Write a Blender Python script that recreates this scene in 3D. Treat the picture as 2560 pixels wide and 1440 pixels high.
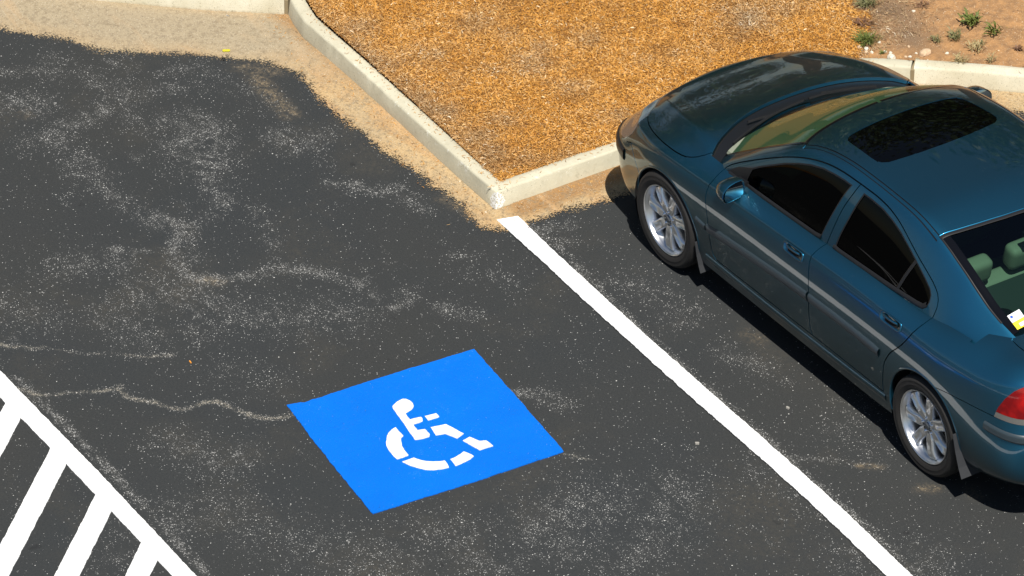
import bpy, bmesh, math, random
import numpy as np
from mathutils import Vector, Matrix, noise

random.seed(7); rng = np.random.default_rng(7)
for o in list(bpy.data.objects): bpy.data.objects.remove(o)
scene = bpy.context.scene
COL = scene.collection

# ------------------------------------------------------------------ camera
CAM_POS = (-25.89, 17.83, 20.15)
AZ, EL, ROLL, FPX = math.radians(-31.43563525), math.radians(33.26142051), math.radians(-1.84616969), 14960.71
TARGET = (0.31207819, 1.807246, 0.0); DIST = 36.73271966
f = Vector((math.cos(AZ) * math.cos(EL), math.sin(AZ) * math.cos(EL), -math.sin(EL)))
r = f.cross(Vector((0, 0, 1))).normalized(); u = r.cross(f)
c_, s_ = math.cos(ROLL), math.sin(ROLL)
r2 = c_ * r + s_ * u; u2 = -s_ * r + c_ * u
cam_data = bpy.data.cameras.new('camera'); cam = bpy.data.objects.new('camera', cam_data); COL.objects.link(cam)
M = Matrix((r2, u2, -f)).transposed().to_4x4(); M.translation = Vector(TARGET) - DIST * f
cam.matrix_world = M
cam_data.sensor_width = 36; cam_data.lens = FPX / 2560 * 36
cam_data.clip_start = .5; cam_data.clip_end = 2000
scene.camera = cam

# ------------------------------------------------------------------ sky, sun, exposure
SUN_DIR = Vector((-.52, .16, 1)).normalized()      # towards the sun
world = bpy.data.worlds.new('World'); scene.world = world; world.use_nodes = True
wn = world.node_tree.nodes; wl = world.node_tree.links
bg = wn['Background']; bg.inputs['Strength'].default_value = .05
sky = wn.new('ShaderNodeTexSky'); sky.sky_type = 'NISHITA'; sky.sun_disc = False
sky.sun_elevation = math.asin(SUN_DIR.z); sky.sun_rotation = math.atan2(SUN_DIR.x, SUN_DIR.y)
sky.air_density = 1.0; sky.dust_density = .4; sky.ozone_density = 1.6
wl.new(sky.outputs[0], bg.inputs['Color'])
sun_d = bpy.data.lights.new('sun', 'SUN'); sun_d.energy = 5.0; sun_d.angle = math.radians(.53); sun_d.color = (1, .955, .88)
sun = bpy.data.objects.new('sun', sun_d); COL.objects.link(sun)
sun.rotation_euler = SUN_DIR.to_track_quat('Z', 'Y').to_euler(); sun.location = (0, 0, 30)
vs_ = scene.view_settings; vs_.view_transform = 'Standard'; vs_.look = 'None'; vs_.exposure = .28; vs_.gamma = 1
vs_.use_curve_mapping = False

# ------------------------------------------------------------------ helpers
def tag(o, label=None, cat=None, group=None, kind=None):
    if label: o['label'] = label
    if cat: o['category'] = cat
    if group: o['group'] = group
    if kind: o['kind'] = kind
    return o

def mesh_obj(name, verts, faces, mat=None, parent=None, smooth=True, normals=None):
    me = bpy.data.meshes.new(name)
    if isinstance(verts, np.ndarray): verts = verts.tolist()
    me.from_pydata(verts, [], [tuple(f) for f in faces])
    if mat is not None:
        for m in (mat if isinstance(mat, (list, tuple)) else [mat]): me.materials.append(m)
    me.polygons.foreach_set('use_smooth', [bool(smooth)] * len(me.polygons))
    if normals is not None: me.normals_split_custom_set(normals)
    o = bpy.data.objects.new(name, me); COL.objects.link(o)
    if parent is not None: o.parent = parent
    me.update()
    return o

def empty(name, loc, rz=0):
    o = bpy.data.objects.new(name, None); COL.objects.link(o); o.location = loc; o.rotation_euler = (0, 0, rz)
    o.empty_display_size = .2
    return o

_lat = {}
def vnoise(x, y, scale, seed=0):
    """smooth value noise in [-1, 1], vectorised"""
    if seed not in _lat: _lat[seed] = np.random.default_rng(100 + seed).uniform(-1, 1, (128, 128))
    T = _lat[seed]; x = np.asarray(x, float) * scale + 1000; y = np.asarray(y, float) * scale + 1000
    xi = np.floor(x).astype(int); yi = np.floor(y).astype(int); fx = x - xi; fy = y - yi
    fx = fx * fx * (3 - 2 * fx); fy = fy * fy * (3 - 2 * fy); g = lambda a, b: T[a % 128, b % 128]
    return (g(xi, yi) * (1 - fx) + g(xi + 1, yi) * fx) * (1 - fy) + (g(xi, yi + 1) * (1 - fx) + g(xi + 1, yi + 1) * fx) * fy

class NT:
    """short-hand for building node materials"""
    def __init__(self, name):
        self.m = bpy.data.materials.new(name); self.m.use_nodes = True
        self.n = self.m.node_tree.nodes; self.l = self.m.node_tree.links
        self.b = self.n['Principled BSDF']; self.out = self.n['Material Output']
    def node(self, t, **kw):
        x = self.n.new(t)
        for k, v in kw.items(): setattr(x, k, v)
        return x
    def set(self, node, **kw):
        for k, v in kw.items():
            s = node.inputs[k.replace('_', ' ')] if k.replace('_', ' ') in node.inputs else node.inputs[k]
            if hasattr(v, 'is_output') or isinstance(v, bpy.types.NodeSocket): self.l.new(v, s)
            else: s.default_value = v
        return node
    def P(self, **kw): return self.set(self.b, **kw)
    def link(self, a, b): self.l.new(a, b)
    def coord(self, kind='Object', scale=None, rot=None):
        c = self.node('ShaderNodeTexCoord'); o = c.outputs[kind]
        if scale is not None or rot is not None:
            mp = self.node('ShaderNodeMapping')
            if scale is not None: mp.inputs['Scale'].default_value = scale if hasattr(scale, '__len__') else (scale,) * 3
            if rot is not None: mp.inputs['Rotation'].default_value = rot
            self.link(o, mp.inputs['Vector']); o = mp.outputs[0]
        return o
    def noise(self, vec, scale, detail=4, rough=.55, dist=0):
        x = self.node('ShaderNodeTexNoise'); self.link(vec, x.inputs['Vector'])
        x.inputs['Scale'].default_value = scale; x.inputs['Detail'].default_value = detail
        x.inputs['Roughness'].default_value = rough; x.inputs['Distortion'].default_value = dist
        return x.outputs['Fac']
    def vor(self, vec, scale, out='Distance', feature='F1', rand=1):
        x = self.node('ShaderNodeTexVoronoi', feature=feature); self.link(vec, x.inputs['Vector'])
        x.inputs['Scale'].default_value = scale; x.inputs['Randomness'].default_value = rand
        return x.outputs[out]
    def attr(self, name):
        x = self.node('ShaderNodeAttribute', attribute_name=name); return x.outputs['Fac']
    def math(self, op, a, b=None, c=None, clamp=False):
        x = self.node('ShaderNodeMath', operation=op, use_clamp=clamp)
        for i, v in enumerate((a, b, c)):
            if v is None: continue
            if isinstance(v, (int, float)): x.inputs[i].default_value = v
            else: self.link(v, x.inputs[i])
        return x.outputs[0]
    def ramp(self, v, lo, hi, a=0., b=1.):
        x = self.node('ShaderNodeMapRange'); x.inputs['From Min'].default_value = lo; x.inputs['From Max'].default_value = hi
        for k, w in (('To Min', a), ('To Max', b)):
            x.inputs[k].default_value = w
        self.link(v, x.inputs['Value']); return x.outputs[0]
    def cramp(self, v, stops):
        x = self.node('ShaderNodeValToRGB'); e = x.color_ramp.elements
        while len(e) < len(stops): e.new(.5)
        for k, (p, c) in enumerate(stops): e[k].position = p; e[k].color = (*c, 1) if len(c) == 3 else c
        self.link(v, x.inputs[0]); return x.outputs[0]
    def mix(self, fac, a, b, blend='MIX'):
        x = self.node('ShaderNodeMix', data_type='RGBA', blend_type=blend)
        if isinstance(fac, (int, float)): x.inputs[0].default_value = fac
        else: self.link(fac, x.inputs[0])
        for i, v in ((6, a), (7, b)):
            if isinstance(v, tuple): x.inputs[i].default_value = (*v, 1) if len(v) == 3 else v
            else: self.link(v, x.inputs[i])
        return x.outputs[2]
    def bump(self, h, strength=.5, dist=.01):
        x = self.node('ShaderNodeBump'); x.inputs['Strength'].default_value = strength; x.inputs['Distance'].default_value = dist
        self.link(h, x.inputs['Height']); self.link(x.outputs[0], self.b.inputs['Normal']); return x

def simple(name, col, rough=.5, metal=0, **kw):
    t = NT(name); t.P(Base_Color=(*col, 1), Roughness=rough, Metallic=metal, **kw); return t.m

# ------------------------------------------------------------------ ground sheets
def m_asphalt():
    t = NT('asphalt'); v = t.coord('Object')
    wear = t.math('MULTIPLY', t.attr('wear'), t.math('MULTIPLY', t.ramp(t.noise(t.coord('Object', (1, 1.6, 1), (0, 0, .6)), 5.5, 6, .78, .7), .40, .60, .08, 1.25), t.ramp(t.noise(v, 17, 4, .7), .34, .6, .35, 1.1))); crack = t.math('MULTIPLY', t.attr('crack'), t.ramp(t.noise(v, 6, 4, .7), .34, .56, .30, 1)); tan = t.math('MULTIPLY', t.attr('tan'), t.ramp(t.noise(v, 16, 5, .8, .4), .42, .58, .1, 1.1))
    big = t.noise(v, .55, 4, .6); med = t.noise(v, 3.2, 5, .62, .6); fine = t.noise(v, 70, 3, .7)
    streak = t.noise(t.coord('Object', (1.3, 4.5, 1), (0, 0, .5)), 2.2, 5, .6, .8)
    base = t.mix(t.ramp(big, .35, .65), (.0215, .0255, .0285), (.0275, .029, .0285))
    base = t.mix(t.ramp(fine, .3, .75, 0, .5), base, (.052, .053, .051))
    base = t.mix(t.ramp(t.noise(v, 160, 2, .6), .56, .72, 0, .55), base, (.010, .010, .011))
    # exposed pale aggregate: cells whose random value falls under the local wear
    dens = t.math('ADD', t.math('MULTIPLY', t.ramp(med, .54, .80, 0, .8), t.ramp(streak, .47, .73)), t.math('MULTIPLY', wear, 1.25))
    dens = t.math('ADD', dens, t.math('MULTIPLY', crack, 1.35))
    dens = t.math('ADD', t.math('MULTIPLY', dens, t.ramp(t.noise(v, 11, 3, .6), .25, .7, .35, 1.25)), .018)
    def specks(scale, size, k):
        vv = t.node('ShaderNodeTexVoronoi'); t.link(v, vv.inputs['Vector']); vv.inputs['Scale'].default_value = scale
        sp = t.node('ShaderNodeSeparateColor'); t.link(vv.outputs['Color'], sp.inputs[0])
        on = t.math('LESS_THAN', sp.outputs[0], t.math('MULTIPLY', dens, k))
        rad = t.math('LESS_THAN', vv.outputs['Distance'], t.math('MULTIPLY_ADD', sp.outputs[1], size, size * .45))
        return t.math('MULTIPLY', on, rad), sp.outputs[2]
    s1, c1 = specks(150, .38, 1.25); s2, c2 = specks(80, .24, .30)
    sc = t.mix(c1, (.13, .13, .128), (.50, .495, .475))
    sc2 = t.mix(c2, (.17, .17, .165), (.62, .61, .58))
    warm = t.math('MINIMUM', t.math('ADD', tan, t.math('MULTIPLY', crack, .5)), 1.)
    col = t.mix(t.math('MULTIPLY', t.math('MINIMUM', t.math('ADD', t.math('MULTIPLY', wear, .05), tan), 1.), t.ramp(t.noise(v, 45, 4, .7), .38, .62)), base, (.24, .185, .115))
    smear = t.math('MULTIPLY', t.math('MINIMUM', t.math('ADD', t.math('MULTIPLY', wear, .9), t.math('MULTIPLY', dens, .5)), 1.), t.ramp(t.noise(v, 38, 5, .75), .40, .64, .12, .85))
    col = t.mix(t.math('MULTIPLY', smear, .22), col, (.16, .16, .152))
    # tan film drifting over the tarmac near the car and oil-dark spots
    film = t.math('MULTIPLY', t.ramp(t.noise(v, .9, 4, .65), .52, .70), t.ramp(t.noise(v, 30, 4, .7), .35, .7))
    col = t.mix(t.math('MULTIPLY', film, .35), col, (.105, .088, .060))
    oil = t.math('MULTIPLY', t.ramp(t.noise(v, 5.5, 3, .5), .70, .76), .6)
    col = t.mix(oil, col, (.012, .012, .013))
    col = t.mix(t.math('MULTIPLY', t.math('MULTIPLY', t.ramp(crack, .15, .95), t.math('MULTIPLY', t.ramp(t.noise(v, 42, 5, .8), .44, .60), t.ramp(t.noise(v, 9, 3, .6), .36, .58, .25, 1))), .7), col, (.33, .31, .25))
    col = t.mix(s1, col, t.mix(warm, sc, (.55, .43, .27)))
    col = t.mix(s2, col, sc2)
    t.P(Base_Color=col, Roughness=.82)
    t.b.inputs['Specular IOR Level'].default_value = .35
    h = t.math('ADD', t.noise(v, 130, 3, .7), t.math('MULTIPLY', s1, .3))
    t.bump(h, .55, .006)
    return t.m

def seg_dist(P, line):
    """distance from points P[n,2] to a polyline"""
    L = np.asarray(line, float); d = np.full(len(P), 1e9)
    for a, b in zip(L[:-1], L[1:]):
        ab = b - a; t = np.clip(((P - a) @ ab) / max(ab @ ab, 1e-9), 0, 1)
        d = np.minimum(d, np.hypot(*(P - a - t[:, None] * ab).T))
    return d

WEAR = [  # polyline in metres, half width, strength
 ([(4.388, 3.175), (4.262, 2.977), (4.184, 2.752)], 0.05, 0.45),
 ([(4.326, 2.823), (4.141, 2.865)], 0.1, 0.35),
 ([(4.026, 3.371), (3.982, 3.256), (3.879, 3.186)], 0.1, 0.75),
 ([(3.497, 3.366), (3.402, 3.272)], 0.1, 0.55),
 ([(3.549, 3.117), (3.536, 2.996), (3.590, 2.859)], 0.07, 0.75),
 ([(4.020, 2.694), (3.910, 2.710)], 0.07, 0.5),
 ([(4.085, 2.478), (3.944, 2.497)], 0.06, 0.5),
 ([(3.784, 2.617), (3.631, 2.659)], 0.08, 0.5),
 ([(3.572, 2.618), (3.612, 2.416), (3.515, 2.233)], 0.08, 0.35),
 ([(3.208, 2.628), (3.164, 2.464), (2.934, 2.389)], 0.1, 0.55),
 ([(2.910, 2.609), (2.907, 2.478), (2.669, 2.601)], 0.14, 0.65),
 ([(3.750, 2.308), (3.771, 2.206), (3.585, 2.072)], 0.05, 0.4),
 ([(2.699, 2.643), (2.407, 2.723), (2.159, 2.780)], 0.06, 0.8),
 ([(3.152, 3.293), (2.919, 3.292)], 0.1, 0.5),
 ([(3.005, 2.973), (2.927, 2.952)], 0.03, 0.6),
 ([(3.524, 3.234), (3.359, 3.252), (3.012, 3.342), (2.576, 3.295), (2.201, 3.247)], 0.06, 0.5),
 ([(3.720, 2.742), (3.371, 2.760), (3.242, 2.745)], 0.08, 0.3),
 ([(2.656, 2.077), (2.514, 2.042), (2.497, 1.933)], 0.1, 0.6),
 ([(3.460, 2.024), (3.168, 1.954), (2.966, 1.923)], 0.1, 0.2),
 ([(2.006, 2.108), (1.928, 2.037), (1.878, 1.949)], 0.03, 0.9),
 ([(1.839, 2.032), (1.740, 1.915), (1.685, 1.771)], 0.04, 0.6),
 ([(2.282, 3.201), (2.107, 3.128), (2.020, 3.149)], 0.05, 1),
 ([(2.117, 3.610), (1.986, 3.541), (1.971, 3.464)], 0.03, 0.8),
 ([(1.969, 3.236), (1.784, 3.370), (1.569, 3.379), (1.431, 3.259), (1.336, 3.029)], 0.04, 0.9),
 ([(1.521, 3.350), (1.431, 3.259)], 0.05, 1.1),
 ([(1.328, 3.033), (1.341, 2.854), (1.169, 2.726), (0.951, 2.569), (0.708, 2.573)], 0.05, 0.7),
 ([(2.095, 2.933), (2.032, 3.085), (1.926, 3.175), (1.698, 3.248)], 0.05, 0.4),
 ([(1.439, 2.796), (1.814, 2.691), (2.003, 2.638)], 0.05, 0.35),
 ([(1.929, 3.659), (2.040, 3.739), (2.102, 3.987)], 0.12, 0.35),
 ([(1.543, 3.735), (1.508, 3.528), (1.254, 3.475), (0.970, 3.300), (0.737, 3.041)], 0.16, 0.42),
 ([(0.543, 2.530), (0.551, 2.425), (0.565, 2.344)], 0.03, 0.8),
 ([(0.648, 2.408), (0.639, 2.356)], 0.05, 0.5),
 ([(1.772, 1.896), (1.605, 1.821), (1.399, 1.770)], 0.05, 0.5),
 ([(0.362, 2.268), (0.189, 2.175)], 0.06, 0.5),
 ([(0.795, 2.892), (0.541, 2.760)], 0.12, 0.4),
 ([(1.485, 3.964), (1.184, 3.993), (1.048, 3.874)], 0.14, 0.3),
 ([(1.957, 4.487), (1.727, 4.389), (1.632, 4.330)], 0.14, 0.3),
 ([(0.758, 1.817), (0.829, 1.919)], 0.05, 0.4),
 ([(0.806, 1.405), (0.759, 1.257), (0.712, 1.109)], 0.05, 0.55),
 ([(0.562, 1.295), (0.558, 1.209)], 0.04, 0.5),
 ([(-0.676, 2.407), (-0.758, 2.289), (-0.935, 2.233)], 0.05, 0.8),
 ([(-0.744, 2.309), (-0.789, 2.281)], 0.03, 1),
 ([(-1.920, 2.814), (-1.936, 3.072), (-2.114, 3.022), (-1.852, 2.631)], 0.2, 0.42),
 ([(0.055, 4.385), (-0.223, 4.272), (-0.295, 4.096)], 0.12, 0.35),
 ([(-0.738, 5.156), (-0.619, 4.769), (-0.701, 4.440)], 0.18, 0.28),
 ([(-1.027, 4.389), (-1.421, 4.166), (-1.698, 3.902)], 0.18, 0.3),
 ([(-1.620, 3.529), (-2.050, 3.391)], 0.2, 0.3),
 ([(-2.173, 1.667), (-2.413, 1.605)], 0.12, 0.25),
 ([(-1.910, 0.737), (-2.103, 1.046), (-2.345, 0.987)], 0.15, 0.2),
 ([(-0.006, 1.193), (-0.396, 1.100), (-0.571, 1.158)], 0.1, 0.28),
 ([(-1.026, 1.114), (-1.277, 1.053)], 0.08, 0.35),
 ([(-1.978, 1.590), (-2.175, 1.412), (-2.286, 1.289), (-2.522, 1.055)], 0.02, 0.7),
 ([(-2.076, 2.165), (-2.342, 2.482), (-2.455, 2.805)], 0.2, 0.3),
 ([(-3.190, 1.670), (-3.479, 1.455)], 0.2, 0.3),
 ([(0.971, 1.359), (0.523, 1.320), (-0.015, 1.376), (-0.706, 1.423), (-1.422, 1.441), (-2.628, 1.472), (-3.542, 1.501)], 0.022, 1.3),
 ([(1.186, 4.794), (-0.008, 4.800), (-1.231, 4.854)], 0.022, 1.1),
 ([(0.999, 3.650), (0.869, 3.076)], 0.15, 0.25),
 ([(0.525, 3.728), (0.221, 3.516)], 0.15, 0.15),
 ([(0.577, 1.873), (0.388, 1.759)], 0.1, 0.2)]
TAN = [  # polyline in metres, half width, strength
 ([(3.384, 1.828), (3.246, 1.848), (2.994, 1.877), (2.851, 1.887)], 0.045, 1),
 ([(3.552, 1.850), (3.352, 1.695)], 0.05, 0.7),
 ([(-2.449, 1.146), (-2.529, 1.060)], 0.02, 0.8),
 ([(-2.849, 0.988), (-2.889, 0.931)], 0.035, 0.7),
 ([(-0.933, 0.905), (-1.028, 0.882)], 0.05, 0.3),
 ([(1.441, 1.626), (1.012, 1.540)], 0.03, 0.5),
 ([(1.473, 3.320), (1.397, 3.250)], 0.04, 0.4),
 ([(-3.011, 0.775), (-3.099, 0.754)], 0.04, 0.4),
 ([(3.873, 3.307), (3.800, 3.288)], 0.04, 0.25)]
CRACK = [  # polyline in metres, half width, strength
 ([(1.661, 4.758), (1.567, 4.698), (1.494, 4.655), (1.460, 4.590), (1.409, 4.563), (1.383, 4.494)], 0.012, 1),
 ([(1.383, 4.494), (1.196, 4.348), (1.054, 4.150)], 0.012, 0.35),
 ([(1.054, 4.150), (0.940, 4.047), (0.866, 3.894)], 0.012, 0.7),
 ([(1.063, 4.820), (0.962, 4.779), (0.900, 4.704), (0.864, 4.600), (0.806, 4.509), (0.759, 4.420), (0.733, 4.330), (0.749, 4.307)], 0.011, 1),
 ([(0.733, 4.330), (0.638, 4.342), (0.546, 4.298), (0.487, 4.235), (0.391, 4.193), (0.332, 4.144), (0.302, 4.079), (0.319, 4.014), (0.282, 3.925), (0.194, 3.893), (0.109, 3.860), (-0.021, 3.798), (-0.089, 3.699), (-0.098, 3.635)], 0.014, 1),
 ([(-1.364, 2.507), (-1.430, 2.469), (-1.484, 2.420)], 0.01, 0.6)]

DENSE_X = np.arange(-5.6, 6.4, .03); DENSE_Y = np.arange(-3.4, 7.4, .03)
gx = np.r_[-400, -150, -60, -25, -12, -8, DENSE_X, 8, 12, 25, 60, 150, 400]
gy = np.r_[-400, -150, -60, -25, -12, -7, DENSE_Y, 9, 13, 25, 60, 150, 400]
X, Y = np.meshgrid(gx, gy, indexing='ij')
nx, ny = X.shape
P2 = np.stack([X.ravel(), Y.ravel()], -1)
Zg = np.zeros(len(P2))
idx = np.arange(nx * ny).reshape(nx, ny)
quads = np.stack([idx[:-1, :-1], idx[1:, :-1], idx[1:, 1:], idx[:-1, 1:]], -1).reshape(-1, 4)
def field(items):
    a = np.zeros(len(P2))
    for pl, w, s in items:
        if w <= 0: continue
        L = np.array(pl); m = (abs(P2[:, 0] - L[:, 0].mean()) < 3.5) & (abs(P2[:, 1] - L[:, 1].mean()) < 3.5)
        a[m] = np.maximum(a[m], s * np.exp(-(seg_dist(P2[m], L) / w) ** 2 * .7))
    return a
asphalt = mesh_obj('asphalt_ground', np.c_[P2, Zg], quads.tolist(), m_asphalt(), smooth=False)
tag(asphalt, kind='structure')
for nm, it in (('wear', WEAR), ('tan', TAN), ('crack', CRACK)):
    at = asphalt.data.attributes.new(nm, 'FLOAT', 'POINT'); at.data.foreach_set('value', field(it).astype(np.float32))

# ------------------------------------------------------------------ kerb geometry (surveyed base lines)
def resample(pts, step, closed=False):
    pts = np.asarray(pts, float)
    if closed: pts = np.vstack([pts, pts[:1]])
    s = np.r_[0, np.cumsum(np.hypot(*np.diff(pts[:, :2], axis=0).T))]
    n = max(2, int(s[-1] / step) + 1)
    q = np.linspace(0, s[-1], n)
    r_ = np.stack([np.interp(q, s, pts[:, k]) for k in range(pts.shape[1])], -1)
    return r_[:-1] if closed else r_

def left_normals(p):
    d = np.gradient(p, axis=0); d /= np.hypot(*d.T)[:, None]
    return np.stack([-d[:, 1], d[:, 0]], -1)

KL = [(3.918, 1.272), (3.80, 1.305), (3.62, 1.342), (3.30, 1.350), (2.9, 1.360), (2.31, 1.383), (1.87, 1.407), (1.50, 1.420), (1.20, 1.428), (1.118, 1.430)]
KR = [(1.104, 1.415), (1.100, 1.25), (1.095, .95), (1.090, .60), (1.088, 0), (1.088, -.7), (1.085, -1.15), (1.05, -1.32), (.955, -1.455), (.845, -1.575)]
KFR = [(.832, -1.590), (.64, -1.80), (.44, -2.00), (.10, -2.34), (-1.5, -3.94), (-7, -9.5)]
KFL = [(8.6, 6.0), (5.9, 3.31), (5.299, 2.71), (4.69, 2.11), (4.303, 1.719), (3.93, 1.29)]

def m_concrete(name, c1, c2, dirt, amount):
    t = NT(name); v = t.coord('Object')
    n1 = t.noise(v, 4, 5, .6); n2 = t.noise(v, 34, 5, .7); n3 = t.noise(v, 160, 2, .6)
    col = t.mix(t.ramp(n1, .3, .7), c1, c2)
    col = t.mix(t.ramp(n2, .60, .74, 0, amount), col, dirt)
    col = t.mix(t.ramp(n3, .62, .72, 0, amount), col, (.10, .085, .05))
    geo = t.node('ShaderNodeNewGeometry'); sp = t.node('ShaderNodeSeparateXYZ'); t.link(geo.outputs['Position'], sp.inputs[0])
    low = t.math('MULTIPLY', t.ramp(sp.outputs[2], .030, .0), t.ramp(n2, .35, .6))
    col = t.mix(low, col, (.26, .17, .07))
    pit = t.vor(v, 60); hole = t.math('MULTIPLY', t.math('LESS_THAN', pit, .13), t.math('GREATER_THAN', t.noise(v, 7, 2), .54))
    col = t.mix(hole, col, (.14, .12, .08))
    t.P(Base_Color=col, Roughness=.88)
    t.bump(t.math('ADD', t.math('MULTIPLY', n2, .8), t.math('MULTIPLY', n3, .3)), .35, .006)
    return t.m

def kerb(name, base, mat, width, h, label, side=1, seed=0, batter=.026):
    """side=+1: the bed lies to the left of the travel direction"""
    p = resample(base, .035); n = left_normals(p) * side
    prof = [(0, -.08), (.0, .0), (.004, .03), (batter - .003, h - .016), (batter + .002, h - .007), (batter + .009, h - .001), (batter + .02, h),
            (width * .6, h + .002), (width - .012, h - .001), (width - .003, h - .008), (width, h - .02), (width + .002, -.08)]
    V = []
    for i, (q, m) in enumerate(zip(p, n)):
        for k, (o, z) in enumerate(prof):
            e = (noise.noise(Vector((q[0] * 9, q[1] * 9, k * .7 + seed))) * .004 + noise.noise(Vector((q[0] * 1.3, q[1] * 1.3, k * .15 + seed + 9))) * .006) if z > 0 else 0
            V.append((q[0] + m[0] * (o + e), q[1] + m[1] * (o + e), z + e * .5))
    K = len(prof); F = []
    for i in range(len(p) - 1):
        for k in range(K - 1):
            a = i * K + k; F.append((a, a + 1, a + K + 1, a + K) if side < 0 else (a, a + K, a + K + 1, a + 1))
    F.append(tuple(range(K))[::side]); F.append(tuple(range((len(p) - 1) * K, len(p) * K))[::-side])
    o = mesh_obj(name, V, F, mat); tag(o, label, 'kerb', 'concrete kerbs round the planting bed')
    o.data.set_sharp_from_angle(angle=math.radians(50))
    return o

conc_new = m_concrete('kerb_concrete', (.53, .49, .37), (.60, .56, .44), (.42, .36, .25), .35)
conc_old = m_concrete('old_kerb_concrete', (.54, .49, .35), (.70, .66, .52), (.26, .22, .11), .8)
# the corner kerb is one casting: both arms joined with a mitre and a chipped nose
def corner_kerb():
    pL = resample(KL, .03); pR = resample(KR, .03)
    w, h, b = .125, .13, .024
    arc = [(1.118 - .0, 1.430), (1.110, 1.427), (1.106, 1.422), (1.104, 1.415)]
    path = np.vstack([pL, arc[1:-1], pR])
    d = np.gradient(path, axis=0); d /= np.hypot(*d.T)[:, None]; n = np.stack([-d[:, 1], d[:, 0]], -1)
    nc = len(pL)
    prof = [(0, -.08), (0, 0), (.006, .03), (b - .003, h - .014), (b + .001, h - .006), (b + .008, h - .001), (b + .018, h), (w * .6, h + .002), (w - .012, h - .001), (w - .002, h - .01), (w, -.08)]
    V, F = [], []
    C0 = np.array([1.104, 1.430])
    for i, (q, m) in enumerate(zip(path, n)):
        for k, (o, z) in enumerate(prof):
            # mitre: clamp every inset point to the inside of both arms
            x, y = q[0] + m[0] * o, q[1] + m[1] * o
            if q[1] > 1.2 and q[0] < 1.45:
                x = max(x, 1.102 + o); y = min(y, np.interp(q[0], [1.1, 1.5], [1.429, 1.420]) - o)
                if i >= nc and q[0] < 1.12: x = 1.102 + o
                if i < nc: y = np.interp(q[0], [1.1, 1.5], [1.429, 1.420]) - o; x = max(q[0], 1.102 + o)
            e = (noise.noise(Vector((q[0] * 9, q[1] * 9, k * .7))) * .0035 + noise.noise(Vector((q[0] * 1.3, q[1] * 1.3, k * .15 + 9))) * .006) if z > 0 else 0
            x += m[0] * e; y += m[1] * e; z2 = z + e * .4
            if 3 <= k <= 6:      # small knocks along the top arris
                nk = max(0, float(vnoise(x, y, 9, 31)) * .6 + float(vnoise(x, y, 30, 32)) * .5 - .42)
                z2 -= nk * .035; x += m[0] * nk * .03; y += m[1] * nk * .03
            # broken nose of the corner
            dc = math.hypot(x - 1.12, y - 1.41)
            if z > .04 and dc < .075:
                kk = (1 - dc / .075) * (.55 + .5 * noise.noise(Vector((x * 60, y * 60, z * 60))))
                x += .030 * kk; y -= .030 * kk; z2 -= .035 * kk
            V.append((x, y, z2))
    K = len(prof)
    for i in range(len(path) - 1):
        for k in range(K - 1):
            a = i * K + k; F.append((a, a + K, a + K + 1, a + 1))
    F.append(tuple(range(K))); F.append(tuple(range((len(path) - 1) * K, len(path) * K))[::-1])
    t = NT('corner_kerb_concrete'); v = t.coord('Object')
    n1 = t.noise(v, 3, 5, .6); n2 = t.noise(v, 30, 5, .7)
    col = t.mix(t.ramp(n1, .3, .7), (.50, .465, .345), (.60, .56, .42)); col = t.mix(t.ramp(n2, .55, .74, 0, .5), col, (.30, .27, .18)); col = t.mix(t.ramp(t.noise(v, 8, 5, .7, .8), .58, .66, 0, .45), col, (.60, .58, .47))
    geo = t.node('ShaderNodeNewGeometry'); sp = t.node('ShaderNodeSeparateXYZ'); t.link(geo.outputs['Position'], sp.inputs[0])
    col = t.mix(t.math('MULTIPLY', t.ramp(sp.outputs[2], .022, .0), t.ramp(n2, .4, .6, .3, 1)), col, (.24, .17, .075))
    rub = t.math('MULTIPLY', t.math('GREATER_THAN', t.noise(v, 13, 5, .75), .615), t.math('MULTIPLY', t.ramp(sp.outputs[2], .05, .11), t.ramp(sp.outputs[2], .1305, .128)))
    col = t.mix(t.math('MULTIPLY', rub, .7), col, (.74, .72, .62))
    vd = t.node('ShaderNodeVectorMath', operation='DISTANCE'); t.link(geo.outputs['Position'], vd.inputs[0]); vd.inputs[1].default_value = (1.12, 1.41, .06)
    chip = t.math('LESS_THAN', t.math('ADD', vd.outputs['Value'], t.math('MULTIPLY', t.noise(v, 45, 3, .7), .05)), .082)
    chipc = t.mix(t.ramp(t.noise(v, 90, 3, .7), .45, .62), (.80, .80, .77), (.38, .34, .24))
    col = t.mix(chip, col, chipc)
    pit = t.vor(v, 55); hole = t.math('MULTIPLY', t.math('LESS_THAN', pit, .14), t.math('GREATER_THAN', t.noise(v, 6, 2), .55))
    col = t.mix(hole, col, (.20, .17, .11))
    t.P(Base_Color=col, Roughness=.88); t.bump(t.math('ADD', n2, t.math('MULTIPLY', chip, t.noise(v, 80, 3, .8))), .35, .006)
    o = mesh_obj('corner_kerb', V, F, t.m); o.data.set_sharp_from_angle(angle=math.radians(55))
    tag(o, 'long L-shaped grey concrete kerb with a chipped white corner, framing the straw bed', 'kerb', 'concrete kerbs round the planting bed')
    return o
corner_kerb()
kerb('kerb', KFR, conc_old, .14, .13, 'weathered pale kerb behind the car roof, beside the weedy dirt', 1, 3)
kerb('kerb', KFL, conc_old, .15, .14, 'whitish old kerb slab at the top left of the lot, above the sandy drift', 1, 5)
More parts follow.
